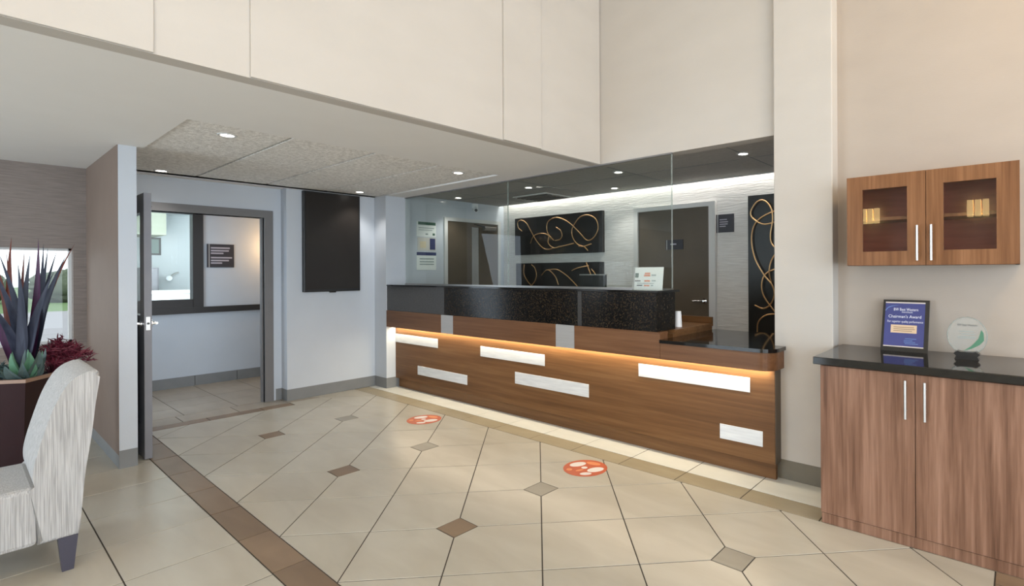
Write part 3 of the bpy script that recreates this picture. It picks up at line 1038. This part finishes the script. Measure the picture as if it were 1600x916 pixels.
gr = thing('granite_ledge', 'raised dark granite transaction ledge on the reception counter', 'counter top', (-4, 3.4, .945))
YGf = 3.345
box('granite_slab', CL, -4.748, YGf, 3.62, .945, 1.236, 'granite_reflection_joint', gr, .0015)['label'] = 'granite slab with a grey reflection put into its colour'
box('granite_slab', -4.742, -2.868, YGf, 3.62, .945, 1.236, 'granite', gr, .0015)
box('granite_slab', -2.822, -2.09, YGf, 3.62, .945, 1.236, 'granite', gr, .0015)
box('joint_strip', -2.866, -2.824, YGf + .001, 3.61, .946, 1.235, 'granite_reflection_joint', gr)
box('ledge_top', CL, -2.07, YGf - .008, 3.66, 1.236, 1.254, 'granite_black', gr, .003)
lt = thing('granite_counter_top', 'low polished black granite counter top with a rounded corner beside the column', 'counter top', (-1.65, 3.7, .868))
bm = prism(bmesh.new(), rounded(-2.056, -1.208, YA - .010, 3.553, .105), .868, .892)
prism(bm, [(-2.056, 3.553), (-1.290, 3.553), (-1.290, 4.24), (-2.056, 4.24)], .868, .892)
obj('slab', bm, 'granite_black', lt)
box('low_support', -2.05, -1.30, 3.62, 4.2, 0, .868, 'wood_counter', rc)

# glass screen above the ledge
gs = thing('glass_screen', 'frameless clear glass screen standing on the granite ledge', 'glass screen', (-4, YG, 1.254))
box('pane', -5.898, -4.012, YG - .006, YG + .006, 1.253, H + .004, 'glass_clear', gs)
box('pane', -4.006, -2.105, YG - .006, YG + .006, 1.253, H + .004, 'glass_clear', gs)
box('pane_joint', -4.0115, -4.0065, YG - .006, YG + .006, 1.253, H, 'acrylic_edge', gs)
box('pane_edge', -2.1055, -2.1005, YG - .0065, YG + .0065, 1.253, H, 'acrylic_edge', gs)
box('base_channel', -5.898, -2.10, YG - .012, YG + .012, 1.253, 1.264, 'steel', gs)
box('top_channel', -5.898, -2.10, YG - .012, YG + .012, H - .010, H + .002, 'frame_grey', gs)

# things on the counter
mo = thing('monitor', 'black computer monitor on the worktop behind the glass screen', 'monitor', (-3.03, 3.78, .945))
box('housing', -3.185, -2.89, 3.75, 3.785, 1.075, 1.372, 'plastic_black', mo, .004)
box('rim', -3.188, -2.887, 3.7485, 3.788, 1.366, 1.375, 'steel', mo)
obj('stand', cyl(bmesh.new(), (-3.04, 3.80, .955), (-3.04, 3.785, 1.15), .02), 'plastic_black', mo)
obj('foot', cyl(bmesh.new(), (-3.04, 3.82, .944), (-3.04, 3.82, .957), .10, seg=24), 'plastic_black', mo)
O = at(991, 452.5, y=3.48)
ac = thing('sign_holder', 'white leaflet in a clear acrylic stand on the granite ledge', 'sign', (-2.25, 3.5, 1.254))
O = Vector((-2.395, 3.47, 1.2535))
obj('leaflet', extr(bmesh.new(), [O + Vector((.012, .006, 0)), O + Vector((.275, .006, 0)), O + Vector((.275, .03, .178)), O + Vector((.012, .03, .178))], (0, .002, 0)), 'paper', ac)
obj('holder', extr(bmesh.new(), [O, O + Vector((.28, 0, 0)), O + Vector((.28, .024, .18)), O + Vector((0, .024, .18))], (0, -.003, 0)), 'acrylic', ac)
obj('foot', extr(bmesh.new(), [O + Vector((0, .002, .0)), O + Vector((.28, .002, 0)), O + Vector((.28, .09, 0)), O + Vector((0, .09, 0))], (0, 0, .003)), 'acrylic', ac)
for u0, u1, v0, v1, mt in ((.02, .14, .54, .74, 'print_green'), (.36, .55, .70, .76, 'print_orange'), (.34, .56, .60, .68, 'print_orange'), (.60, .76, .62, .68, 'print_grey'), (.02, .22, .37, .42, 'print_dark'), (.36, .56, .36, .43, 'print_orange'), (.62, .76, .38, .43, 'print_grey'),
                           (.1, .7, .27, .30, 'print_grey'), (.1, .30, .17, .22, 'print_dark'), (.36, .55, .16, .22, 'print_orange'), (.60, .68, .17, .22, 'print_grey')):
    q = lambda u, v: O + Vector((.012 + .263 * u, .0045 + .024 * v, .178 * v))
    obj('print_block', extr(bmesh.new(), [q(u0, v0), q(u1, v0), q(u1, v1), q(u0, v1)], (0, -.001, 0)), mt, ac)
bt = thing('bottle', 'small white plastic bottle on the wooden worktop at the end of the granite ledge', 'bottle', (-2.15, 3.78, .945))
obj('body', cyl(bmesh.new(), (-2.155, 3.78, .9445), (-2.155, 3.78, 1.05), .031, .026, 20), 'plastic_white', bt, False)
obj('cap', cyl(bmesh.new(), (-2.155, 3.78, 1.05), (-2.155, 3.78, 1.072), .025, .024, 20), 'plastic_white', bt, False)

# ------------------------------------------------------------------ base cabinet, its top and what stands on it
bc = thing('base_cabinet', 'two-door walnut base cabinet against the cream wall', 'cabinet', (-.4, 3.37, 0))
KX0, KX1, KS = -.855, .047, -.405
box('plinth', KX0 + .002, KX1, 3.075, YR - .005, 0, .056, 'wood_cabinet', bc, .0015)
box('carcass', KX0, KX1, 3.088, YR - .003, .056, .880, 'wood_cabinet', bc)
for x0, x1, hx in ((KX0, KS - .0015, -.444), (KS + .0015, KX1, -.361)):
    d = box('door', x0, x1, 3.068, 3.087, .060, .874, 'wood_cabinet', bc, .0015)
    bm = cyl(bmesh.new(), (hx, 3.036, .652), (hx, 3.036, .845), .0065)
    for z in (.69, .807):
        cyl(bm, (hx, 3.036, z), (hx, 3.07, z), .0045, seg=10)
    obj('handle', bm, 'steel', d, False)
ct2 = tag(box('counter_slab', -.888, .08, 3.045, YR, .880, .921, 'granite_black', bev=.003), 'polished black stone top on the walnut base cabinet', 'counter top')

# award plaque leaning on the wall
pl = thing('award_plaque', 'framed blue award plaque leaning back on the black counter top', 'plaque', (-.52, 3.55, .921))
PO = Vector((-.645, 3.545, .9205))
PR = Vector((.238, 0, 0))
PU = Vector((.004, .085, .300))
pn = PR.cross(PU).normalized()
obj('frame', extr(bmesh.new(), [PO, PO + PR, PO + PR + PU, PO + PU], -pn * .018), 'plastic_black', pl)


def plq(nm, u0, u1, v0, v1, mt, d=.0015, off=0):
    b = PO + pn * off
    obj(nm, extr(bmesh.new(), [b + PR * u0 + PU * v0, b + PR * u1 + PU * v0, b + PR * u1 + PU * v1, b + PR * u0 + PU * v1], pn * d), mt, pl)


plq('plate', .055, .915, .085, .95, 'plaque_blue')
plq('metal_edge', .055, .915, .085, .105, 'silver', .0025)
plq('metal_edge', .055, .915, .930, .955, 'silver', .0025)
plq('label_plate', .20, .76, .355, .51, 'plaque_label', .0025)
sw = [PO + pn * .0015 + PR * u + PU * v for u, v in ((.06, .80), (.12, .855), (.20, .88), (.36, .895), (.20, .867), (.12, .835), (.06, .77))]
obj('swoosh', extr(bmesh.new(), sw, pn * .0006), 'plaque_sky', pl)
pr, pu = PR.normalized(), PU.normalized()
for s, u, v, sz, wd in (('BW Best Western', .24, .785, .024, .125), ('Hotels & Resorts', .42, .745, .014, .055), ("Chairman's Award", .13, .645, .026, .168), ('For superior quality performance', .115, .555, .019, .182)):
    obj('lettering', textbm(s, sz, PO + pn * .0022 + PR * u + PU * v, pr, pu, width=wd), 'print_white', pl)
for v, u1 in ((.465, .70), (.43, .72), (.395, .66)):
    plq('engraved_line', .26, u1, v - .006, v + .006, 'planter_rim', .0005, .0025)
for v, u0, u1 in ((.25, .52, .76), (.215, .50, .68), (.185, .50, .74), (.155, .52, .80)):
    plq('engraved_line', u0, u1, v - .006, v + .006, 'plaque_sky', .0008, .0015)

# round acrylic award
aw = thing('round_award', 'round clear acrylic award with a green swoosh on a black base', 'award', (-.22, 3.47, .921))
AC = Vector((-.218, 3.462, 1.045))
n = 40
bm = extr(bmesh.new(), [AC + Vector((.086 * math.cos(2 * math.pi * k / n), 0, .098 * math.sin(2 * math.pi * k / n))) for k in range(n)], (0, .014, 0))
obj('disc', bm, 'acrylic', aw)
bm = bmesh.new()
pts = [AC + Vector((.087 * math.cos(2 * math.pi * k / n), .007, .099 * math.sin(2 * math.pi * k / n))) for k in range(n + 1)]
tube(bm, pts, .003, 6, ((0, 1, 0), .0072))
obj('disc_edge', bm, 'acrylic_edge', aw, True)
sw = [(-.015, -.082), (.02, -.052), (.05, -.012), (.062, .035), (.072, .02), (.074, -.02), (.055, -.045), (.02, -.068)]
obj('swoosh', extr(bmesh.new(), [AC + Vector((a, -.0008, b)) for a, b in sw], (0, -.001, 0)), 'leaf_green_dark' if 'leaf_green_dark' in MATS else 'print_green', aw)
obj('lettering', textbm('BW Best Western', .018, AC + Vector((-.042, -.001, .052)), (1, 0, 0), (0, 0, 1), width=.086), 'print_dark', aw)
for v, a, b in ((.022, -.035, .03), (.008, -.028, .034), (-.006, -.04, .04), (-.014, -.04, .036)):
    obj('engraved_line', extr(bmesh.new(), [AC + Vector((a, -.0008, v)), AC + Vector((b, -.0008, v)), AC + Vector((b, -.0008, v + .003)), AC + Vector((a, -.0008, v + .003))], (0, -.0006, 0)), 'print_grey', aw)
prof = [(-.062, 0), (-.052, .028), (-.066, .048), (-.046, .072), (-.03, .064), (.03, .064), (.046, .072), (.066, .048), (.052, .028), (.062, 0)]
prof = [(a * .88, .001 + b * .62) for a, b in prof]
obj('base', extr(bmesh.new(), [Vector((AC.x + a, 3.435, .9195 + b)) for a, b in prof], (0, .06, 0)), 'plastic_black', aw)

# ------------------------------------------------------------------ wall cabinet with glass doors
UY = 3.385
UX0, UX1, US = -.789, .004, -.3925
UZ0, UZ1 = 1.426, 1.948
wc = thing('wall_cabinet', 'walnut wall cabinet with two glazed doors on the cream wall', 'cabinet', (-.39, 3.53, UZ0))
bm = bmesh.new()
for r in ((UX0, UX0 + .018, UY + .02, YR, UZ0, UZ1), (UX1 - .018, UX1, UY + .02, YR, UZ0, UZ1), (UX0, UX1, UY + .02, YR, UZ0, UZ0 + .018), (UX0, UX1, UY + .02, YR, UZ1 - .018, UZ1)):
    bx(bm, *r)
obj('carcass', bm, 'wood_upper', wc)
bm = bmesh.new()
bx(bm, UX0 + .018, UX1 - .018, YR - .012, YR - .002, UZ0 + .018, UZ1 - .018)
bx(bm, UX0 + .018, UX0 + .02, UY + .022, YR - .012, UZ0 + .018, UZ1 - .018)
bx(bm, UX1 - .02, UX1 - .018, UY + .022, YR - .012, UZ0 + .018, UZ1 - .018)
bx(bm, US - .009, US + .009, UY + .05, YR - .012, UZ0 + .018, UZ1 - .018)
obj('lining', bm, 'wood_inner', wc)
box('shelf', UX0 + .02, UX1 - .02, UY + .07, YR - .012, 1.69, 1.708, 'wood_upper', wc)
for x0, x1, p0, p1, hx in ((UX0, US - .0015, -.706, -.481, -.431), (US + .0015, UX1, -.3125, -.088, -.366)):
    bm = bmesh.new()
    for r in ((x0, p0, UZ0 + .002, UZ1 - .002), (p1, x1, UZ0 + .002, UZ1 - .002), (p0, p1, UZ0 + .002, 1.507), (p0, p1, 1.868, UZ1 - .002)):
        bx(bm, r[0], r[1], UY, UY + .019, r[2], r[3])
    d = obj('door', bm, 'wood_upper', wc)
    box('pane', p0 - .004, p1 + .004, UY + .010, UY + .013, 1.503, 1.872, 'glass_cab', d)
    bm = cyl(bmesh.new(), (hx, UY - .03, 1.452), (hx, UY - .03, 1.645), .0065)
    for z in (1.49, 1.607):
        cyl(bm, (hx, UY - .03, z), (hx, UY + .003, z), .0045, seg=10)
    obj('handle', bm, 'steel', d)

# ------------------------------------------------------------------ wall sconces on the opposite wall (they mirror in the glazed doors)


def sconce(x, z, label):
    t = thing('wall_sconce', label, 'lamp', (x, -5.1, z), 'warm sconces on the wall facing the cabinets')
    box('back_plate', x - .12, x + .12, -5.1, -5.07, z - .14, z + .14, 'steel', t)
    for k in (-1, 0, 1):
        box('shade', x + k * .115 - .046, x + k * .115 + .046, -5.07, -4.97, z - .15, z + .15, 'bulb_warm', t, .008)


for u, v in ((1360, 338), (1528, 325)):
    p = at(u, v, y=2 * (UY + .0115) + 5.02)
    sconce(p.x, p.z, 'warm three-shade wall sconce on the wall facing the cabinets')
# assumed pendant lamps, out of view, added for the warm light on the upper walls
for x, y in ((1.15, 2.55), (.4, -2.2)):
    t = thing('assumed_pendant_lamp', 'assumed warm drum pendant lamp hanging high in the lobby', 'lamp', (x, y, TOP), 'assumed pendant lamps in the lobby')
    obj('cord', cyl(bmesh.new(), (x, y, 4.15), (x, y, TOP), .008, seg=8), 'frame_dark', t)
    obj('shade', cyl(bmesh.new(), (x, y, 3.85), (x, y, 4.15), .28, seg=32), 'bulb_warm', t)
    lamp('assumed_pendant_light', 'POINT', (x, y, 3.6), 30, (1, .66, .38), shadow_soft_size=.3)

# ------------------------------------------------------------------ floor stickers


def sticker(cx, cy, R, label):
    t = thing('floor_sticker', label, 'sticker', (cx, cy, 0), 'red floor stickers')
    z = .0006
    n = 40
    C = lambda r, a: (cx + r * math.cos(a), cy + r * math.sin(a))
    obj('disc', prism(bmesh.new(), [C(R, 2 * math.pi * k / n) for k in range(n)], z, z + .0012), 'sticker_red', t)
    z2 = z + .0012

    def ell(nm, du, dv, a, b, rot, mt, lift=0):
        ang = rot
        pts = []
        for k in range(20):
            q = 2 * math.pi * k / 20
            x_, y_ = a * math.cos(q), b * math.sin(q)
            x2, y2 = du + x_ * math.cos(ang) - y_ * math.sin(ang), dv + x_ * math.sin(ang) + y_ * math.cos(ang)
            # u to the viewer's right, v away from the viewer
            pts.append((cx + x2 * rx + y2 * fx, cy + x2 * ry + y2 * fy))
        obj(nm, prism(bmesh.new(), pts, z2 + lift, z2 + .0006 + lift), mt, t)
    ell('footprint', -.34 * R, .44 * R, .40 * R, .25 * R, .45, 'sticker_white')
    ell('footprint', .46 * R, -.24 * R, .40 * R, .25 * R, .45, 'sticker_white')
    ell('spot', .02 * R, -.70 * R, .26 * R, .15 * R, .1, 'sticker_white')
    ell('spot', -.72 * R, -.18 * R, .13 * R, .14 * R, .4, 'sticker_orange')
    ell('band', .38 * R, .52 * R, .36 * R, .17 * R, -.5, 'sticker_orange')
    ell('center', -.04 * R, .02 * R, .14 * R, .13 * R, 0, 'sticker_white')
    ell('band', -.25 * R, -.28 * R, .2 * R, .08 * R, .5, 'sticker_orange')


sticker(-4.372, 2.853, .158, 'round red printed floor sticker near the pilaster')
sticker(-2.391, 2.866, .157, 'round red printed floor sticker beside the grey diamond tile')

# ------------------------------------------------------------------ armchair
ch = thing('upholstered_chair', 'high-backed chair in pale striped fabric with dark tapered legs', 'chair', (-3.72, .1, 0))
CX0, CX1 = -3.985, -3.458
prof = [(0, .16), (-.005, .25), (-.019, .44), (-.042, .62), (-.058, .78), (-.073, .90), (-.067, .928), (-.05, .936), (-.009, .922), (.022, .900), (.050, .862), (.088, .772), (.126, .634), (.150, .524), (.153, .46), (.146, .42), (.14, .16)]
prof = [(q.x, q.y) for q in spline([(a, b, 0) for a, b in prof[1:-1]], 3)]
prof = [(0, .16)] + prof + [(.14, .16)]
bm = extr(bmesh.new(), [Vector((CX0, .385 - d, z)) for d, z in prof], (CX1 - CX0, 0, 0))
es = [e for e in bm.edges if all(abs(abs(v.co.x) - abs(CX0)) < 1e-5 for v in e.verts) or all(abs(v.co.x - CX1) < 1e-5 for v in e.verts)]
bmesh.ops.bevel(bm, geom=es, offset=.018, segments=3, affect='EDGES', profile=.5)
obj('backrest', bm, 'fabric_stripe', ch, True)
bm = bx(bmesh.new(), CX0, CX1, -.26, .385 - .138, .16, .428, .022)
obj('seat', bm, 'fabric_stripe', ch, False)
for lx, ly in ((CX1 - .035, .345), (CX0 + .035, .345), (CX1 - .035, -.22), (CX0 + .035, -.22)):
    bm = bmesh.new()
    q = lambda s, z: [bm.verts.new((lx + a * s, ly + b * s, z)) for a, b in ((-1, -1), (1, -1), (1, 1), (-1, 1))]
    A, B = q(.020, 0), q(.034, .165)
    bm.faces.new(A[::-1])
    bm.faces.new(B)
    for i in range(4):
        bm.faces.new((A[i], A[(i + 1) % 4], B[(i + 1) % 4], B[i]))
    obj('leg', bm, 'leg_dark', ch)

# ------------------------------------------------------------------ planter with plants
PXc, PYc = -4.72, .235
po = thing('planter', 'square tapered burgundy planter behind the striped chair', 'planter', (PXc, PYc, 0))


def sq(r, a=.12):
    return [(PXc + r * math.cos(a + k * math.pi / 2), PYc + r * math.sin(a + k * math.pi / 2)) for k in range(4)]


bm = bmesh.new()
lv = [(.20, 0), (.285, .775), (.262, .775), (.25, .70)]
rg = [[bm.verts.new((*p, z)) for p in sq(r)] for r, z in lv]
bm.faces.new(rg[0][::-1])
for A, B in zip(rg, rg[1:]):
    for i in range(4):
        bm.faces.new((A[i], A[(i + 1) % 4], B[(i + 1) % 4], B[i]))
bm.faces.new(rg[-1])
obj('pot', bm, 'planter', po)
bm = bmesh.new()
A, B, C_, D_ = [[bm.verts.new((*p, z)) for p in sq(r)] for r, z in ((.292, .772), (.292, .792), (.262, .792), (.262, .772))]
for P_, Q_ in ((A, B), (B, C_), (C_, D_), (D_, A)):
    for i in range(4):
        bm.faces.new((P_[i], P_[(i + 1) % 4], Q_[(i + 1) % 4], Q_[i]))
obj('rim', bm, 'planter_rim', po)
obj('soil', prism(bmesh.new(), sq(.255), .70, .755), 'soil', po)


def leaf(bm, base, tip, width, bow, n=10, shape=.55, thick=.25, nrm=None, root=.55, taper=.75):
    """closed, keeled blade from base to tip; bow = sideways sag vector"""
    base, tip, bow = Vector(base), Vector(tip), Vector(bow)
    rings = []
    ax = (tip - base).normalized()
    side = ax.cross(Vector(nrm) if nrm else Vector((fx, fy, 0)))
    side = side.normalized() if side.length > 1e-3 else Vector((1, 0, 0))
    nr = side.cross(ax).normalized()
    for i in range(n + 1):
        t = i / n
        p = base.lerp(tip, t) + bow * (4 * t * (1 - t))
        if t < shape:
            wv = root + (1 - root) * math.sin(t / shape * math.pi / 2)
        else:
            wv = max(.02, (1 - (t - shape) / (1 - shape)) ** taper)
        h = width / 2 * wv
        rings.append([bm.verts.new(p + side * h), bm.verts.new(p + nr * h * .5 - nr * h * thick), bm.verts.new(p - side * h), bm.verts.new(p + nr * h * .5 + nr * h * thick * .5)])
    for A, B in zip(rings, rings[1:]):
        for k in range(4):
            bm.faces.new((A[k], A[(k + 1) % 4], B[(k + 1) % 4], B[k]))
    bm.faces.new(rings[0])
    bm.faces.new(rings[-1][::-1])
    return bm


ag = thing('spiky_plant', 'tall agave-like plant with slate, rust and purple blades in the burgundy planter', 'plant', (PXc, PYc + .03, .75))
blades = [  # tip pixel, depth of the tip behind (-) or before (+) the stem, width, material, sideways bow in metres
    ((18, 371), -.08, .072, 'leaf_rust', .05), ((60, 373), .04, .066, 'leaf_purple', -.02), ((68, 381), -.12, .056, 'leaf_slate', -.02), ((75, 388), -.05, .056, 'leaf_slate', .0),
    ((89, 392), -.12, .052, 'leaf_slate', .03), ((117, 381), .02, .046, 'leaf_rust', .07), ((103, 400), .12, .070, 'leaf_slate', .05), ((-2, 396), .06, .070, 'leaf_slate', -.04),
    ((-14, 416), .14, .080, 'leaf_slate', -.05), ((-34, 455), .12, .078, 'leaf_slate', -.07), ((10, 394), -.14, .052, 'leaf_rust', .0), ((47, 398), .14, .074, 'leaf_slate', .01),
    ((-16, 384), -.08, .062, 'leaf_rust', -.03), ((38, 392), -.16, .05, 'leaf_rust', .0), ((-50, 430), -.04, .07, 'leaf_purple', -.05), ((28, 412), .16, .074, 'leaf_slate', -.02), ((84, 425), .18, .07, 'leaf_slate', .04)]
for i, ((u, v), dx, wd, mt, bow) in enumerate(blades):
    tip = at(u, v, x=PXc + dx * 1.2)
    a = 2 * math.pi * i / len(blades)
    base = Vector((PXc + .045 * math.cos(a) + dx * .25, PYc + .045 + .03 * math.sin(a), .75))
    obj('leaf', leaf(bmesh.new(), base, tip, wd, Vector((0, -bow * .6, 0)), 16, .40, .25, None, .34, .95), mt, ag, True)
su = thing('succulent', 'green rosette succulent at the front of the burgundy planter', 'plant', (PXc + .14, PYc + .02, .76))
sb = at(40, 572, x=PXc + .16)
sb.x = PXc + .17


def tree_of(o):
    c = wpos(o)
    return BVHTree.FromPolygons([v.co + c for v in o.data.vertices], [p.vertices[:] for p in o.data.polygons])


def trees(t, skip=()):
    return [tree_of(o) for o in t.children if not o.name.startswith(skip)] if skip else [tree_of(o) for o in t.children]


def clear(args, kw, others):
    """the leaf as a bmesh if it passes through none of the other things, else None"""
    b = leaf(bmesh.new(), *args, **kw)
    t = BVHTree.FromBMesh(b)
    if any(t.overlap(q) for q in others):
        b.free()
        return None
    return b


pot_trees = [tree_of(o) for o in po.children if not o.name.startswith('soil')]
blade_trees = trees(ag)
for i in range(15):
    a = 2 * math.pi * i / 15 + .2
    up = (.19, .13, .07)[i % 3]
    ln = (.07, .15, .19)[i % 3]
    b0 = Vector((sb.x, sb.y, .752))
    for k in range(30):                    # a leaf that would meet a blade or the rim grows shorter and steeper
        tip = b0 + Vector((math.cos(a) * ln, math.sin(a) * ln, up))
        b = clear((b0, tip, .075 if k < 6 else .05, Vector((math.cos(a) * .02, math.sin(a) * .02, -.01)), 6, .45, .2), {'nrm': (0, 0, 1)}, pot_trees + blade_trees)
        if b:
            obj('leaf', b, 'leaf_green' if i % 3 == 0 else 'leaf_bluegreen', su)
            break
        ln *= .88
        up = min(.20, up * 1.12)


grown = pot_trees + blade_trees + trees(su)


def tuft(name, label, c, spread, hgt, n, mt, wd, seed, per=9, ll=.05):
    """bushy plant: arching stems, each ending in a spray of small pointed leaves, grown in the room the other plants leave"""
    random.seed(seed)
    t = thing(name, label, 'plant', c)
    bm = bmesh.new()
    c = Vector(c)

    def add(b):
        me = bpy.data.meshes.new('tmp')
        b.to_mesh(me)
        b.free()
        bm.from_mesh(me)
        bpy.data.meshes.remove(me)
    made = tries = 0
    while made < n and tries < n * 8:
        tries += 1
        a = random.uniform(0, 2 * math.pi)
        r = math.sqrt(random.random())
        e = c + Vector((math.cos(a) * r * spread[0], math.sin(a) * r * spread[1], hgt * (1 - .55 * r * r) * random.uniform(.6, 1)))
        b = clear((c, e, .008, Vector((0, 0, .04)), 4, .5, .4), {}, grown)
        if not b:
            continue
        add(b)
        made += 1
        for k in range(per):
            f = random.uniform(.5, 1)
            b0 = c.lerp(e, f) + Vector((0, 0, .16 * f * (1 - f)))
            d = Vector((random.gauss(0, 1), random.gauss(0, 1), random.gauss(.35, .8))).normalized()
            b = clear((b0, b0 + d * ll * random.uniform(.6, 1.2), wd * random.uniform(.7, 1.2), Vector((0, 0, .006)), 3, .4, .3), {}, grown)
            if b:
                add(b)
    o = obj('foliage', bm, mt, t)
    o['kind'] = 'stuff'
    grown.append(tree_of(o))


tuft('red_foliage_plant', 'dark red fine-leaved bushy plant spreading over the rim of the burgundy planter', (PXc - .03, PYc + .165, .752), (.15, .20), .25, 60, 'leaf_maroon', .009, 3, 16, .055)
tuft('pink_foliage_plant', 'dusky pink fine-leaved plant in the burgundy planter', (PXc - .01, PYc - .18, .752), (.14, .13), .23, 34, 'leaf_pink', .009, 4, 12, .05)
tuft('trailing_plant', 'pale grey-green small-leaved trailing plant in the burgundy planter', (PXc + .10, PYc - .085, .752), (.12, .13), .10, 26, 'leaf_bluegreen', .02, 5, 7, .06)

# ------------------------------------------------------------------ outdoors beyond the window
sbox('ground_lawn', -90, -30, -40, 40, -.2, -.1, 'grass', 'lawn far outside the window')
sbox('ground_drive', -30, -16, -40, 40, -.2, -.1, 'asphalt', 'grey drive outside the window')
sbox('ground_pavement', -16, -6.56, -40, .87, -.2, -.1, 'pavement', 'pale pavement outside the window')
sbox('ground_pavement_side', -16, -12.5, .87, 40, -.2, -.1, 'pavement', 'pale pavement behind the building')
for i, (x, y, r) in enumerate(((-40, -4.2, 1.3), (-41, .2, 1.25), (-40, 4.5, 1.3), (-41, 8.9, 1.25))):
    random.seed(20 + i)
    bm = bmesh.new()
    bmesh.ops.create_icosphere(bm, subdivisions=4, radius=1)
    for v in bm.verts:
        k = 1 + .12 * math.sin(v.co.x * 7 + i) * math.sin(v.co.y * 6) + random.uniform(-.07, .07)
        v.co = Vector((x + v.co.x * r * 1.2 * k, y + v.co.y * r * 1.45 * k, max(-.12, .70 + v.co.z * 1.0 * k)))
    tag(obj('hedge_shrub', bm, 'hedge', None, True), 'rounded green shrub beyond the drive outside the window', 'shrub', 'shrubs outside the window')
